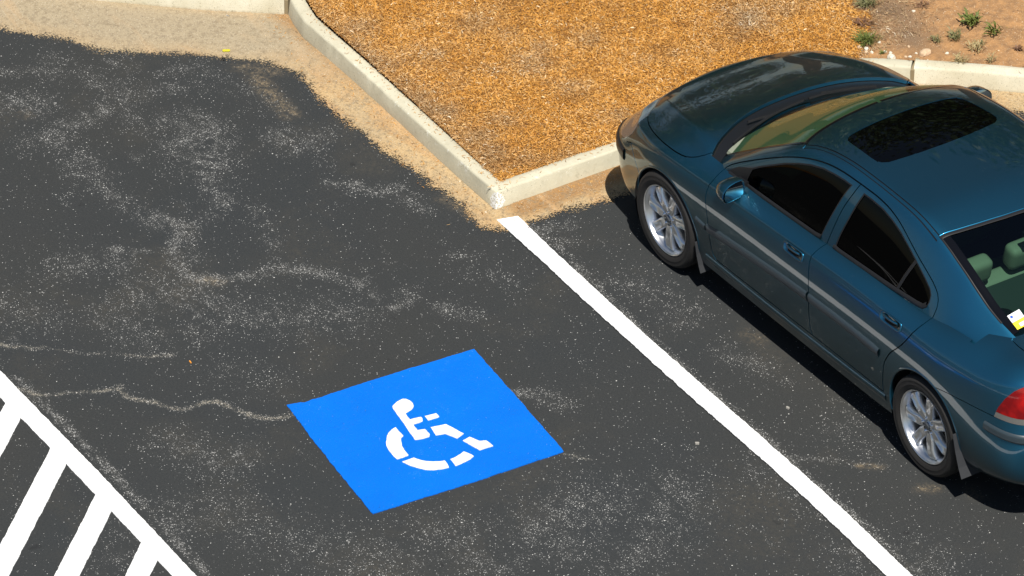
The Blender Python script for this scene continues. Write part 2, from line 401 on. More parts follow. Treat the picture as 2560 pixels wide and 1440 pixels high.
# narrow mortar joints between the castings
jm = simple('mortar', (.27, .215, .125), .95)
for nm, a, b, lab in (('mortar_joint', (.838, -1.583), (.938, -1.70), 'dark mortar joint in the kerb behind the car bonnet'),
                 ('mortar_joint', (3.925, 1.279), (4.02, 1.165), 'dark mortar joint between old and new kerb at the top left')):
    A = np.array(a); B = np.array(b); d = (B - A) / np.linalg.norm(B - A); n_ = np.array([-d[1], d[0]]) * .012
    V = [(*(A + n_), -.02), (*(A - n_), -.02), (*(B - n_), -.02), (*(B + n_), -.02), (*(A + n_ + d * .012), .115), (*(A - n_ + d * .012), .115), (*(B - n_), .125), (*(B + n_), .125)]
    tag(mesh_obj(nm, V, [(0, 1, 5, 4), (1, 2, 6, 5), (2, 3, 7, 6), (3, 0, 4, 7), (4, 5, 6, 7), (3, 2, 1, 0)], jm, smooth=False), lab, 'mortar joint', 'mortar joints in the kerb')

# ------------------------------------------------------------------ sand washed against the kerb
SAND_EDGE = [(6.6, 4.3), (5.6, 3.55), (4.953, 2.95), (4.664, 2.728), (4.459, 2.57), (4.294, 2.511), (4.007, 2.191), (3.90, 2.03), (3.752, 1.915), (3.528, 1.683), (3.40, 1.63), (3.204, 1.571), (2.952, 1.601),
             (2.78, 1.614), (2.445, 1.605), (2.2, 1.60), (1.969, 1.597), (1.76, 1.555), (1.55, 1.545), (1.315, 1.527), (1.12, 1.57), (1.026, 1.575), (.95, 1.55), (.905, 1.46), (.90, 1.30), (.891, 1.083), (.846, .813), (.83, .60), (.84, 0), (.84, -.8), (.86, -1.2), (.60, -1.56), (.37, -1.80), (-.2, -2.35), (-1.6, -3.75)]
def m_sand():
    t = NT('sand'); v = t.coord('Object'); e = t.attr('edge')
    n1 = t.noise(v, 1.6, 5, .6); n2 = t.noise(v, 60, 4, .75); n3 = t.noise(v, 9, 4, .6)
    grit = t.attr('grit')
    n4 = t.noise(v, 24, 4, .7); n5 = t.noise(t.coord('Object', (1, 3.2, 1), (0, 0, -.75)), 1.5, 5, .6, .6)
    pale = t.mix(t.ramp(n1, .35, .65), (.44, .325, .185), (.54, .375, .19))
    orange = t.mix(t.ramp(n3, .3, .7), (.40, .245, .11), (.52, .34, .17))
    gy_ = t.mix(t.ramp(n2, .35, .65), (.24, .195, .13), (.54, .445, .30))
    col = t.mix(grit, t.mix(t.ramp(n5, .44, .60), pale, orange), gy_)
    geo = t.node('ShaderNodeNewGeometry'); sp = t.node('ShaderNodeSeparateXYZ'); t.link(geo.outputs['Position'], sp.inputs[0])
    col = t.mix(t.math('MULTIPLY', t.ramp(sp.outputs[1], 1.42, 1.30), t.ramp(sp.outputs[0], .90, .98)), col, t.mix(n1, (.30, .17, .07), (.36, .215, .10)))
    col = t.mix(t.ramp(n4, .50, .68, 0, .75), col, (.24, .19, .125))
    col = t.mix(t.math('MULTIPLY', t.ramp(n5, .56, .72, 0, .55), t.math('SUBTRACT', 1.0, t.math('MULTIPLY', grit, .3))), col, (.56, .38, .21))
    col = t.mix(t.ramp(n2, .50, .66, 0, .7), col, (.15, .11, .065))
    col = t.mix(t.math('LESS_THAN', t.vor(v, 70), .16), col, (.56, .50, .39))
    t.P(Base_Color=col, Roughness=.95); t.b.inputs['Specular IOR Level'].default_value = .15
    t.bump(t.math('ADD', t.math('MULTIPLY', n2, .7), n3), .5, .008)
    a = t.math('ADD', e, t.math('ADD', t.math('MULTIPLY', t.math('SUBTRACT', t.noise(v, 7, 5, .7, .5), .5), 1.9), t.math('MULTIPLY', t.math('SUBTRACT', t.noise(v, 85, 3, .75), .5), 3.2)))
    t.P(Alpha=t.math('GREATER_THAN', a, .30))
    return t.m
edge = resample(SAND_EDGE, .03)
n = left_normals(edge)
# a strip from the edge in to (under) the kerb
kb = np.vstack([np.array(KFL)[:-1], np.array(KL), np.array(KR), np.array(KFR)[1:]]); kb = resample(kb, .01)
V, F, E, Gt = [], [], [], []
rows = 30
pairs = []
for q in edge:
    j = int(np.hypot(*(kb - q).T).argmin())
    if pairs and abs(j - pairs[-1][1]) > 14:
        jp = pairs[-1][1]
        for m_ in range(1, 12): pairs.append((q, jp + (j - jp) * m_ // 12))
    pairs.append((q, j))
for q, j in pairs:
    k = kb[j]; L = np.hypot(*(k - q)); out = (q - k) / max(L, 1e-3)
    ext = q + out * .16; inn = k - out * .03
    for s in range(rows + 1):
        tt = s / rows; c = ext + (inn - ext) * tt
        dist = np.hypot(*(c - ext)) - .16
        V.append((*c, .003 + .012 * min(1, max(0, dist) / .25) + (.004 if L < .3 else 0)))
        E.append(np.clip(.5 + dist / .10 if dist < 0 else .5 + dist / .12, -1.5, 3))
        gx_ = c[0]; g_ = np.clip((gx_ - 2.9) / .8, 0, 1) * np.clip(1.25 - abs(dist - .30) / .42, 0, 1)
        Gt.append(float(np.clip(g_ * 1.1, 0, 1)))
for i in range(len(pairs) - 1):
    for s in range(rows):
        a = i * (rows + 1) + s; F.append((a, a + 1, a + rows + 2, a + rows + 1))
sand = mesh_obj('sand_drift', V, F, m_sand()); tag(sand, kind='structure')
at = sand.data.attributes.new('edge', 'FLOAT', 'POINT'); at.data.foreach_set('value', np.array(E, np.float32))
at = sand.data.attributes.new('grit', 'FLOAT', 'POINT'); at.data.foreach_set('value', np.array(Gt, np.float32))
for p in sand.data.polygons:
    if p.normal.z < 0: sand.data.flip_normals(); break

# ------------------------------------------------------------------ painted markings
def m_paint(name, col, wear_amt, spec=None):
    t = NT(name); v = t.coord('Object')
    n1 = t.noise(v, 2.0, 4, .6); n2 = t.noise(v, 130, 3, .7); n3 = t.noise(v, 12, 5, .7)
    c = t.mix(t.ramp(n1, .3, .7), tuple(x * .86 for x in col), col)
    c = t.mix(t.ramp(n2, .55, .8, 0, .45), c, tuple(x * .55 for x in col))
    pin = t.math('MULTIPLY', t.math('LESS_THAN', t.vor(v, 95), .14), t.ramp(n3, .45, .60)); c = t.mix(t.math('MULTIPLY', pin, .8), c, (.06, .065, .07))
    if spec:
        sp = t.math('MULTIPLY', t.math('LESS_THAN', t.vor(v, 120), .30), t.math('MULTIPLY', t.ramp(n3, .56, .72), t.ramp(t.noise(v, 2.6, 2), .45, .65)))
        c = t.mix(sp, c, spec)
        c = t.mix(t.math('LESS_THAN', t.vor(v, 30), .035), c, (.75, .8, .85))
    t.P(Base_Color=c, Roughness=.6); t.b.inputs['Specular IOR Level'].default_value = .12
    t.bump(t.noise(v, 95, 3, .7), .9, .005)
    return t.m
paint_white = m_paint('white_road_paint', (.86, .86, .85), .1)
paint_blue = m_paint('blue_road_paint', (.002, .158, .70), .1, (.09, .33, .72))

def poly_patch(pts, z, jag=.003, step=.012, seed=0, thick=.003):
    """closed outline -> jagged-edged slab of paint, returns verts, faces"""
    p = resample(pts, step, True)
    n = len(p); d = np.roll(p, -1, 0) - np.roll(p, 1, 0); d /= np.maximum(np.hypot(*d.T), 1e-9)[:, None]; nn = np.stack([d[:, 1], -d[:, 0]], -1)
    j = np.array([noise.noise(Vector((a[0] * 60, a[1] * 60, seed))) * jag + noise.noise(Vector((a[0] * 14, a[1] * 14, seed + 4))) * jag * 1.3 for a in p])
    p = p + nn * j[:, None]
    V = [(a[0], a[1], z + thick) for a in p] + [(a[0], a[1], z - .002) for a in p]
    area = .5 * sum(p[i][0] * p[(i + 1) % n][1] - p[(i + 1) % n][0] * p[i][1] for i in range(n))
    top = tuple(range(n)) if area > 0 else tuple(range(n))[::-1]
    F = [top]
    for i in range(n):
        k = (i + 1) % n; F.append((i, i + n, k + n, k) if area > 0 else (k, k + n, i + n, i))
    return V, F
def paint(name, pts, z, mat, parent=None, **kw):
    V, F = poly_patch(pts, z, **kw); o = mesh_obj(name, V, F, mat, parent, smooth=False); return o

bay = paint('parking_line', [(1.01, 1.48), (.5, 1.497), (-.02, 1.525), (-.7, 1.553), (-1.41, 1.577), (-2.1, 1.592), (-2.75, 1.618), (-3.43, 1.664), (-6, 1.79),
             (-6, 1.665), (-3.51, 1.54), (-2.73, 1.492), (-2.1, 1.470), (-1.44, 1.453), (-.7, 1.432), (-.07, 1.407), (.5, 1.378), (.97, 1.345)], .010, paint_white, jag=.004)
tag(bay, 'single white bay line between the blue wheelchair sign and the parked car', 'parking line')

hatch = empty('hatched_marking', (0, 4.95, 0)); tag(hatch, 'white striped no-parking zone with diagonal bars, bottom left', 'road marking')
ho = Vector((0, 4.95, 0))
def hp(name, pts, z, **kw):
    o = paint(name, [(a, b - 4.95) for a, b in pts], z, paint_white, hatch, **kw); return o
hp('border_line', [(2.2, 4.83), (1.3, 4.840), (.04, 4.868), (-1.19, 4.912), (-6, 5.08), (-6, 5.22), (-.73, 5.012), (.41, 4.982), (.80, 4.978), (2.2, 4.965)], .004)
per = .571
for k in range(-3, 12):
    x0 = .407 - k * per + (.003 * (k % 3)); w = .198
    if x0 < -5.2: break
    yb = np.interp(-x0, [-.8, .73, 6], [4.972, 5.006, 5.20]); L = 1.25
    hp('diagonal_bar', [(x0, yb), (x0 - w, yb + .004), (x0 - w - L, yb + L * 1.03), (x0 - L, yb + L * 1.03)], .0045, seed=k)

wc = empty('wheelchair_marking', (-.68, 3.06, 0)); tag(wc, 'bright blue painted square with white wheelchair symbol on the tarmac', 'road marking')
def wp(name, pts, z, mat, **kw): return paint(name, [(a + .68, b - 3.06) for a, b in pts], z, mat, wc, **kw)
wp('blue_square', [(-.13, 2.36), (-.75, 2.428), (-1.35, 2.50), (-1.31, 3.1), (-1.25, 3.76), (-.6, 3.685), (0, 3.60), (-.02, 3.52), (-.035, 3.5), (-.07, 2.95)], .002, paint_blue, jag=.004)
SY = [[(-.343, 2.999), (-.352, 3.045), (-.376, 3.088), (-.400, 3.101), (-.429, 3.105), (-.521, 3.120), (-.623, 3.139), (-.690, 3.152), (-.753, 3.164), (-.766, 3.120), (-.773, 3.075), (-.752, 3.062), (-.752, 3.060), (-.689, 3.054), (-.680, 3.085), (-.675, 3.099), (-.640, 3.094), (-.609, 3.088), (-.613, 3.05), (-.611, 3.023), (-.590, 3.012), (-.568, 3.007), (-.560, 3.04), (-.555, 3.077), (-.51, 3.070), (-.483, 3.066), (-.478, 3.04), (-.468, 3.008), (-.448, 2.985), (-.418, 2.972), (-.385, 2.972), (-.358, 2.982)],
      [(-.575, 2.984), (-.587, 2.912), (-.629, 2.918), (-.624, 2.993)],
      [(-.692, 3.018), (-.716, 2.925), (-.86, 2.892), (-.882, 2.951), (-.797, 2.983), (-.78, 3.036)],
      [(-.919, 2.935), (-.91, 2.88), (-.98, 2.854), (-.999, 2.819), (-1.068, 2.815), (-1.06, 2.905)],
      [(-.573, 3.188), (-.62, 3.195), (-.676, 3.197), (-.690, 3.222), (-.711, 3.236), (-.764, 3.26), (-.815, 3.272), (-.866, 3.278), (-.864, 3.315), (-.862, 3.354), (-.823, 3.356), (-.784, 3.352), (-.745, 3.345), (-.706, 3.332), (-.676, 3.318), (-.652, 3.299), (-.622, 3.278), (-.6, 3.252), (-.582, 3.22)],
      [(-.903, 3.265), (-.938, 3.25), (-.966, 3.232), (-.988, 3.212), (-1.005, 3.188), (-1.022, 3.16), (-1.033, 3.13), (-1.07, 3.138), (-1.108, 3.148), (-1.096, 3.196), (-1.075, 3.24), (-1.045, 3.276), (-1.003, 3.305), (-.955, 3.328), (-.9, 3.344), (-.902, 3.305)],
      [(-1.041, 3.096), (-1.041, 3.07), (-1.034, 3.046), (-1.028, 3.018), (-1.016, 2.989), (-1.055, 2.974), (-1.092, 2.963), (-1.106, 3.0), (-1.111, 3.034), (-1.115, 3.07), (-1.115, 3.106), (-1.078, 3.10)]]
V, F = [], []
for k, poly in enumerate(SY):
    v, fc = poly_patch([(a + .68, b - 3.06) for a, b in poly], .006, jag=.0018, step=.008, seed=k)
    F += [tuple(i + len(V) for i in q) for q in fc]; V += v
mesh_obj('wheelchair_symbol', V, F, paint_white, wc, smooth=False)

# ------------------------------------------------------------------ planting bed
BED = [(1.21, 1.325), (1.5, 1.313), (2.31, 1.277), (2.9, 1.253), (3.35, 1.243), (3.60, 1.235), (3.85, 1.17), (4.02, 1.19), (4.42, 1.62), (4.80, 2.0), (6.0, 3.2), (8.8, 6.0),
       (60, 57), (300, 297), (300, -300), (-300, -300), (-150, -152.5), (-30, -32.6), (-7, -9.7), (-1.4, -4.05), (.2, -2.45), (.54, -2.10), (.74, -1.90), (.94, -1.68), (1.05, -1.54), (1.15, -1.36), (1.185, -1.15), (1.19, -.7), (1.19, 0), (1.195, .6), (1.20, .95)]
def inside(P, poly):
    P = np.asarray(P); x, y = P[:, 0], P[:, 1]; c = np.zeros(len(P), bool); n = len(poly)
    for i in range(n):
        x1, y1 = poly[i]; x2, y2 = poly[(i + 1) % n]
        m = ((y1 > y) != (y2 > y)) & (x < (x2 - x1) * (y - y1) / ((y2 - y1) if y2 != y1 else 1e-9) + x1)
        c ^= m
    return c
def bed_z(x, y):
    x = np.asarray(x, float); y = np.asarray(y, float)
    return .121 + .03 * (1 - np.exp(-np.clip(x - 1.2, 0, 4) * 1.2)) + .012 * vnoise(x, y, 1.7, 3) + .006 * vnoise(x, y, 7, 8)
def is_dirt(x, y):      # > 0: bare dirt
    return (-1.42 - (np.asarray(x, float) - 1.14) * .62) - y + 0.12 * vnoise(x, y, 4, 1) + .06 * vnoise(x, y, 15, 5)
GREY = [(2.92, .42, .16), (2.68, .35, .10), (2.42, .22, .09), (2.35, -.06, .12), (1.86, .35, .12), (1.80, .93, .12), (1.33, 1.02, .10), (1.91, -1.04, .14), (2.74, .84, .08), (1.72, 1.13, .10), (3.3, 1.05, .12), (1.50, 1.17, .10), (2.1, 1.15, .10), (1.45, .3, .10)]
def grey_patch(x, y):
    a = np.zeros(np.shape(x))
    for cx, cy, r_ in GREY: a = np.maximum(a, np.exp(-(((x - cx) ** 2 + (y - cy) ** 2) / r_ ** 2)))
    return np.clip(a + .35 * vnoise(x, y, 12, 21) * a, 0, 1)
def m_bed():
    t = NT('bed_soil'); v = t.coord('Object'); d = t.attr('dirt')
    n1 = t.noise(v, 2.2, 5, .6); n2 = t.noise(v, 90, 4, .75); n3 = t.noise(v, 14, 5, .65)
    straw = t.mix(t.ramp(n2, .3, .7), (.11, .048, .014), (.42, .20, .055))
    straw = t.mix(t.ramp(n1, .55, .72, 0, .6), straw, (.22, .13, .07))
    dirt = t.mix(t.ramp(n3, .38, .62), (.50, .275, .12), (.31, .18, .09))
    dirt = t.mix(t.attr('damp'), dirt, t.mix(t.ramp(n3, .3, .7), (.15, .10, .065), (.24, .17, .11)))
    dirt = t.mix(t.ramp(n2, .56, .7, 0, .6), dirt, (.13, .085, .05))
    dirt = t.mix(t.math('LESS_THAN', t.vor(v, 75), .17), dirt, (.60, .46, .30))
    t.P(Base_Color=t.mix(d, straw, dirt), Roughness=.95); t.b.inputs['Specular IOR Level'].default_value = .15
    t.bump(t.math('ADD', t.math('MULTIPLY', n2, .6), n3), .8, .02)
    return t.m
bm = bmesh.new()
from mathutils.geometry import delaunay_2d_cdt
pts = [Vector(q) for q in BED]; ne = len(pts)
gxs = np.r_[-280, -120, -50, -20, -8, -3, np.arange(.3, 5.2, .05), 7, 10, 16, 30, 60, 120, 280]
gys = np.r_[-280, -120, -50, -20, -8, -5, np.arange(-3.6, 2.4, .05), 4, 8, 20, 60, 120, 280]
GX, GY = np.meshgrid(gxs, gys); GP2 = np.c_[GX.ravel(), GY.ravel()]
GP2 = GP2[inside(GP2, BED)]
pts += [Vector(q) for q in GP2]
ov, oe, of, *_ = delaunay_2d_cdt(pts, [], [list(range(ne))], 1, 1e-4)
ovx = np.array([q.x for q in ov]); ovy = np.array([q.y for q in ov]); V = np.c_[ovx, ovy, bed_z(ovx, ovy)]
bed = mesh_obj('planting_bed', V, of, m_bed()); tag(bed, kind='structure')
dirtv = np.clip(is_dirt(ovx, ovy) / .10, 0, 1)
at = bed.data.attributes.new('dirt', 'FLOAT', 'POINT'); at.data.foreach_set('value', np.array(dirtv, np.float32))
damp = np.clip(1.15 - np.hypot((ovx - 1.42) / .42, (ovy + 1.93) / .26) + .5 * vnoise(ovx, ovy, 5, 2), 0, 1)
at = bed.data.attributes.new('damp', 'FLOAT', 'POINT'); at.data.foreach_set('value', np.array(damp, np.float32))

# loose pine straw: thousands of curled slivers in one mesh
def m_straw():
    t = NT('pine_straw'); a = t.attr('tint')
    c = t.cramp(a, [(0, (.12, .050, .014)), (.18, (.33, .140, .026)), (.42, (.52, .230, .036)), (.66, (.68, .345, .075)), (.86, (.72, .45, .18)), (1, (.84, .70, .46))])
    gr = t.cramp(a, [(0, (.09, .055, .03)), (.4, (.30, .18, .085)), (.75, (.50, .36, .20)), (1, (.80, .70, .54))])
    c = t.mix(t.attr('grey'), c, gr)
    t.P(Base_Color=c, Roughness=.65); t.b.inputs['Specular IOR Level'].default_value = .3
    return t.m
def straw(N, region, name='pine_straw'):
    P = np.c_[rng.uniform(region[0], region[1], N), rng.uniform(region[2], region[3], N)]
    P = P[inside(P, BED)]
    dd = is_dirt(P[:, 0], P[:, 1]); P = P[~((dd > 0) & (rng.random(len(P)) < .60 + dd * .55))]
    m = len(P); x, y = P.T; U = lambda a, b: rng.uniform(a, b, m)
    L = U(.010, .036) * np.where(rng.random(m) < .05, 1.9, 1); w = U(.0008, .0020) * np.where(rng.random(m) < .10, 1.7, 1)
    a = np.where(rng.random(m) < .65, U(0, 2 * math.pi), rng.normal(-.5, .5, m)); ca, sa = np.cos(a), np.sin(a)
    bend = rng.normal(0, .30, m) * L; tilt = rng.normal(0, .26, m); z = bed_z(x, y) + .001 + U(0, 1) ** 1.5 * .011
    roll = U(-.9, .9); V = np.empty((m, 8, 3), np.float32)
    for k, s in enumerate((-.5, -.17, .17, .5)):
        px_, py_ = s * L, bend * (s * s - .08) * 2
        for q, e in enumerate((-1, 1)):
            ww = w * e * (1 if abs(s) < .4 else .45)
            V[:, k * 2 + q, 0] = x + ca * px_ - sa * (py_ + ww); V[:, k * 2 + q, 1] = y + sa * px_ + ca * (py_ + ww)
            V[:, k * 2 + q, 2] = z + tilt * px_ + .004 * (1 - abs(s) * 2) + roll * ww
    gp = grey_patch(x, y); cl = vnoise(x, y, 2.2, 4); c2 = vnoise(x, y, 8, 14)
    tint = rng.beta(4.2, 3.4, m) + .02 - .10 * np.clip(cl, 0, 1) - .16 * np.clip(c2, 0, 1)
    tint = np.where(rng.random(m) < .012, U(.86, 1), tint); tint = np.clip(tint, 0, 1).astype(np.float32)
    grey = np.clip(gp * .55 + .55 * np.clip(vnoise(x, y, 2.6, 9) + .4 * vnoise(x, y, 9, 19), 0, 1) + (rng.random(m) < .08) * .6 + 1.0 * (is_dirt(x, y) > .02) + .5 * np.clip((y - 1.02) / .25, 0, 1) * (x > 1.3), 0, 1).astype(np.float32)
    me = bpy.data.meshes.new(name); nv = m * 8
    me.vertices.add(nv); me.vertices.foreach_set('co', V.reshape(-1))
    b = (np.arange(m) * 8)[:, None]
    fc = np.concatenate([b + np.array([0, 2, 3, 1]), b + np.array([2, 4, 5, 3]), b + np.array([4, 6, 7, 5])], 1).reshape(-1)
    nf = m * 3
    me.loops.add(nf * 4); me.loops.foreach_set('vertex_index', fc.astype(np.int32))
    me.polygons.add(nf); me.polygons.foreach_set('loop_start', np.arange(nf, dtype=np.int32) * 4)
    me.update(calc_edges=True)
    for nm, arr in (('tint', tint), ('grey', grey)):
        at = me.attributes.new(nm, 'FLOAT', 'POINT'); at.data.foreach_set('value', np.repeat(arr, 8))
    me.materials.append(m_straw()); o = bpy.data.objects.new(name, me); COL.objects.link(o)
    return o
st = straw(270000, (1.17, 4.4, -3.1, 1.35))
tag(st, 'tangled layer of golden brown pine straw mulch covering the bed inside the kerb', 'mulch', kind='stuff')

def loose_bits():
    V, F, T = [], [], []
    src = [(np.array(KL), 300, -1), (np.array(KR), 260, -1), (np.array(KFR), 120, -1)]
    for L_, n_, _ in src:
        Lr = resample(L_, .02); nn_ = left_normals(Lr)
        for _ in range(n_):
            i = int(rng.integers(0, len(Lr))); on = rng.random() < .45
            d = rng.uniform(.05, .135) if on else -abs(rng.normal(.05, .09)) - .01
            # the bed lies on the right-hand side of the surveyed lines
            x, y = Lr[i] + nn_[i] * d
            if x > 5: continue
            z = .1345 if on else .016; L = rng.uniform(.010, .032); w = rng.uniform(.0008, .0018); a = rng.uniform(0, 6.28); b = len(V); bd = rng.normal(0, .2) * L
            for s in (-.5, 0, .5):
                for e in (-w, w):
                    V.append((x + math.cos(a) * s * L - math.sin(a) * (bd * (1 - 4 * s * s) + e), y + math.sin(a) * s * L + math.cos(a) * (bd * (1 - 4 * s * s) + e), z + .002 * (1 - abs(s))))
            F += [(b, b + 2, b + 3, b + 1), (b + 2, b + 4, b + 5, b + 3)]; T += [float(rng.beta(1.5, 1.5))] * 6
    o = mesh_obj('straw_litter', V, F, m_straw(), smooth=False)
    at = o.data.attributes.new('tint', 'FLOAT', 'POINT'); at.data.foreach_set('value', np.array(T, np.float32))
    tag(o, 'stray bits of straw scattered over the kerb top and the gutter', 'straw litter', kind='stuff')
loose_bits()

# ------------------------------------------------------------------ stones, weeds and litter
def m_stone(name, c): 
    t = NT(name); v = t.coord('Object'); n = t.noise(v, 30, 5, .7)
    t.P(Base_Color=t.mix(n, tuple(x * .65 for x in c), c), Roughness=.85); t.bump(n, .6, .01); return t.m
st_tan = m_stone('tan_stone', (.72, .52, .33)); st_pale = m_stone('pale_stone', (.80, .74, .60)); st_grey = m_stone('grey_stone', (.40, .38, .34))
def stone(x, y, z, s, mat, label, seed, flat=.8):
    bm = bmesh.new(); bmesh.ops.create_icosphere(bm, subdivisions=2, radius=1)
    for v in bm.verts:
        n = noise.noise(v.co * 1.3 + Vector((seed * 3.1, 0, 0))); v.co *= 1 + .35 * n
        v.co.x *= s * 1.15; v.co.y *= s * .9; v.co.z *= s * flat
        v.co.z = max(v.co.z, -s * .45)
    me = bpy.data.meshes.new('stone'); bm.to_mesh(me); bm.free(); me.materials.append(mat)
    o = bpy.data.objects.new('stone', me); COL.objects.link(o); o.location = (x, y, z); o.rotation_euler = (0, 0, seed * 1.7)
    tag(o, label, 'stone', 'loose stones along the kerb')
ST = [(.965, -1.775, .036, st_tan, 'largest tan stone, alone on the dirt above the kerb joint'),
      (1.047, -1.57, .026, st_pale, 'second largest pale stone, resting against the kerb left of the joint'),
      (1.251, -1.618, .012, st_pale, 'white pebble right of the green weed clump, above the kerb joint'),
      (1.26, -1.468, .015, st_tan, 'tan stone at the lower left tip of the weed clump'),
      (1.225, -1.497, .017, st_pale, 'pale stone just right of the tan one below the weed clump'),
      (1.134, -1.58, .011, st_pale, 'left one of two small white pebbles by the tiny green sprig'),
      (1.100, -1.601, .013, st_pale, 'right one of two small white pebbles by the tiny green sprig'),
      (1.431, -2.022, .011, st_pale, 'white pebble alone high up on the damp grey soil'),
      (1.005, -1.654, .011, st_tan, 'tan pebble touching the kerb, left of a pair above the joint'),
      (.992, -1.677, .011, st_pale, 'pale pebble touching the kerb, right of a pair above the joint'),
      (1.109, -1.75, .010, st_tan, 'small tan pebble midway between the biggest stone and the weeds'),
      (.88, -1.891, .012, st_pale, 'pale pebble right of the largest stone, near the dry weed'),
      (1.008, -1.738, .009, st_pale, 'tiny pale pebble immediately left of the largest stone'),
      (1.195, -1.475, .012, st_tan, 'brownish pebble at the kerb edge under the weed clump'),
      (1.175, -1.505, .011, st_pale, 'cream pebble at the kerb edge, right of the brownish one')]
for k, (x, y, s, m, lab) in enumerate(ST): stone(x, y, float(bed_z(x, y)) + s * .35, s, m, lab, k + 1)

def m_leaf(name, a, b):
    t = NT(name); v = t.coord('Object'); n = t.noise(v, 40, 3, .6)
    t.P(Base_Color=t.mix(n, a, b), Roughness=.55); t.b.inputs['Specular IOR Level'].default_value = .3
    return t.m
lg = [m_leaf('weed_green', (.075, .095, .015), (.16, .185, .045)), m_leaf('weed_olive', (.10, .11, .04), (.24, .22, .10)), m_leaf('weed_dry', (.28, .22, .10), (.45, .36, .18)), m_leaf('weed_dead', (.12, .06, .03), (.22, .12, .07))]
def weed(x, y, R, h, n, mat, label, name='weed', w=.0028):
    V, F = [], []
    for i in range(n):
        a = random.uniform(0, 2 * math.pi); L = R * random.uniform(.5, 1.1); hh = h * random.uniform(.4, 1.1); ox, oy = random.gauss(0, R * .28), random.gauss(0, R * .28)
        ww = w * random.uniform(.6, 1.3); b = len(V)
        for k in range(5):
            t = k / 4; wk = ww * math.sin(math.pi * (.12 + .86 * t)) ; a2 = a + .9 * math.sin(i * 2.3) * t; px_ = ox + math.cos(a2) * L * t; py_ = oy + math.sin(a2) * L * t; z = hh * (math.sin(t * 2.2)) 
            V.append((px_ - math.sin(a) * wk, py_ + math.cos(a) * wk, z)); V.append((px_ + math.sin(a) * wk, py_ - math.cos(a) * wk, z + wk * .5))
        for k in range(4): F.append((b + 2 * k, b + 2 * k + 1, b + 2 * k + 3, b + 2 * k + 2))
    o = mesh_obj(name, V, F, mat); o.location = (x, y, float(bed_z(x, y)) + .002)
    tag(o, label, 'weed', 'weeds on the bare dirt')
weed(1.665, -1.81, .085, .05, 120, lg[1], 'olive green weed tuft at the top edge of the photo, above the bonnet')
weed(1.305, -1.55, .09, .05, 170, lg[0], 'largest dense green weed clump, just above the cluster of pale pebbles')
weed(1.123, -1.558, .03, .02, 26, lg[0], 'tiny green sprig between the small white pebbles at the kerb')
weed(1.09, -2.24, .085, .06, 50, lg[0], 'bright green broad-leaved weed high on the orange dirt', w=.007)
weed(.891, -2.291, .08, .07, 24, lg[0], 'star-shaped green seedling with few long leaves near the right edge', w=.006)
weed(.996, -2.045, .07, .05, 60, lg[1], 'round grey-green weed rosette in the middle of the dirt')
weed(.84, -2.134, .05, .03, 26, lg[1], 'small dull green weed below the star-shaped seedling')
weed(1.053, -1.926, .05, .04, 34, lg[1], 'thin olive grass tuft up and right of the largest stone')
weed(.737, -1.899, .06, .05, 44, lg[2], 'dry straw-coloured weed standing at the kerb, right of the largest stone')
weed(.803, -2.072, .07, .05, 44, lg[2], 'sparse dry weed between the kerb and the dull green weed')
weed(.636, -2.062, .05, .06, 24, lg[2], 'thin dry stalks at the kerb near the right edge of the photo')
weed(1.48, -1.66, .10, .03, 70, lg[3], 'reddish brown dead plant left of the damp soil, above the green clump', 'dead_weed')
weed(.66, -2.30, .035, .02, 26, lg[3], 'dark curled dead leaves on the orange dirt at the far right', 'dead_leaves', .008)
weed(1.45, -2.12, .06, .03, 30, lg[3], 'dark withered plant on the upper damp soil', 'dead_weed')
def gravel(N):
    V, F, T = [], [], []; k_ = 0
    base = np.array([(1, 0, 0), (-.5, .87, 0), (-.5, -.87, 0), (0, 0, 1), (.5, .6, .5), (.5, -.6, .5), (-.8, 0, .5)]); tri = [(0, 4, 3), (4, 1, 3), (1, 6, 3), (6, 2, 3), (2, 5, 3), (5, 0, 3), (0, 1, 4), (1, 2, 6), (2, 0, 5)]
    while k_ < N:
        if rng.random() < .8:
            x, y = rng.uniform(.2, 2.2), rng.uniform(-3, -1.2)
            if is_dirt(x, y) < 0 or not inside([(x, y)], BED)[0]: continue
            z = float(bed_z(x, y))
        else:
            L_ = np.array(KL if rng.random() < .4 else KFR if rng.random() < .6 else KFL); L_ = resample(L_, .05); i = int(rng.integers(0, len(L_))); q = L_[i] - left_normals(L_)[i] * abs(rng.normal(.03, .09)); x, y = q; z = .012
        s = rng.uniform(.0015, .0042) * (2 if rng.random() < .06 else 1); a = rng.uniform(0, 6.28); M_ = base * s * rng.uniform(.7, 1.2, (7, 3)); b = len(V)
        V += [(x + p[0] * math.cos(a) - p[1] * math.sin(a), y + p[0] * math.sin(a) + p[1] * math.cos(a), z + p[2] * .8) for p in M_]; F += [tuple(i + b for i in t_) for t_ in tri]; T += [float(rng.random())] * 7; k_ += 1
    t = NT('gravel_grit'); t.P(Base_Color=t.cramp(t.attr('tint'), [(0, (.09, .055, .03)), (.4, (.30, .17, .08)), (.75, (.52, .38, .22)), (1, (.78, .70, .55))]), Roughness=.85)
    o = mesh_obj('gravel', V, F, t.m, smooth=False); at = o.data.attributes.new('tint', 'FLOAT', 'POINT'); at.data.foreach_set('value', np.array(T, np.float32))
    tag(o, 'fine grit and tiny pebbles strewn over the bare dirt and the gutter', 'gravel', kind='stuff')
gravel(2600)
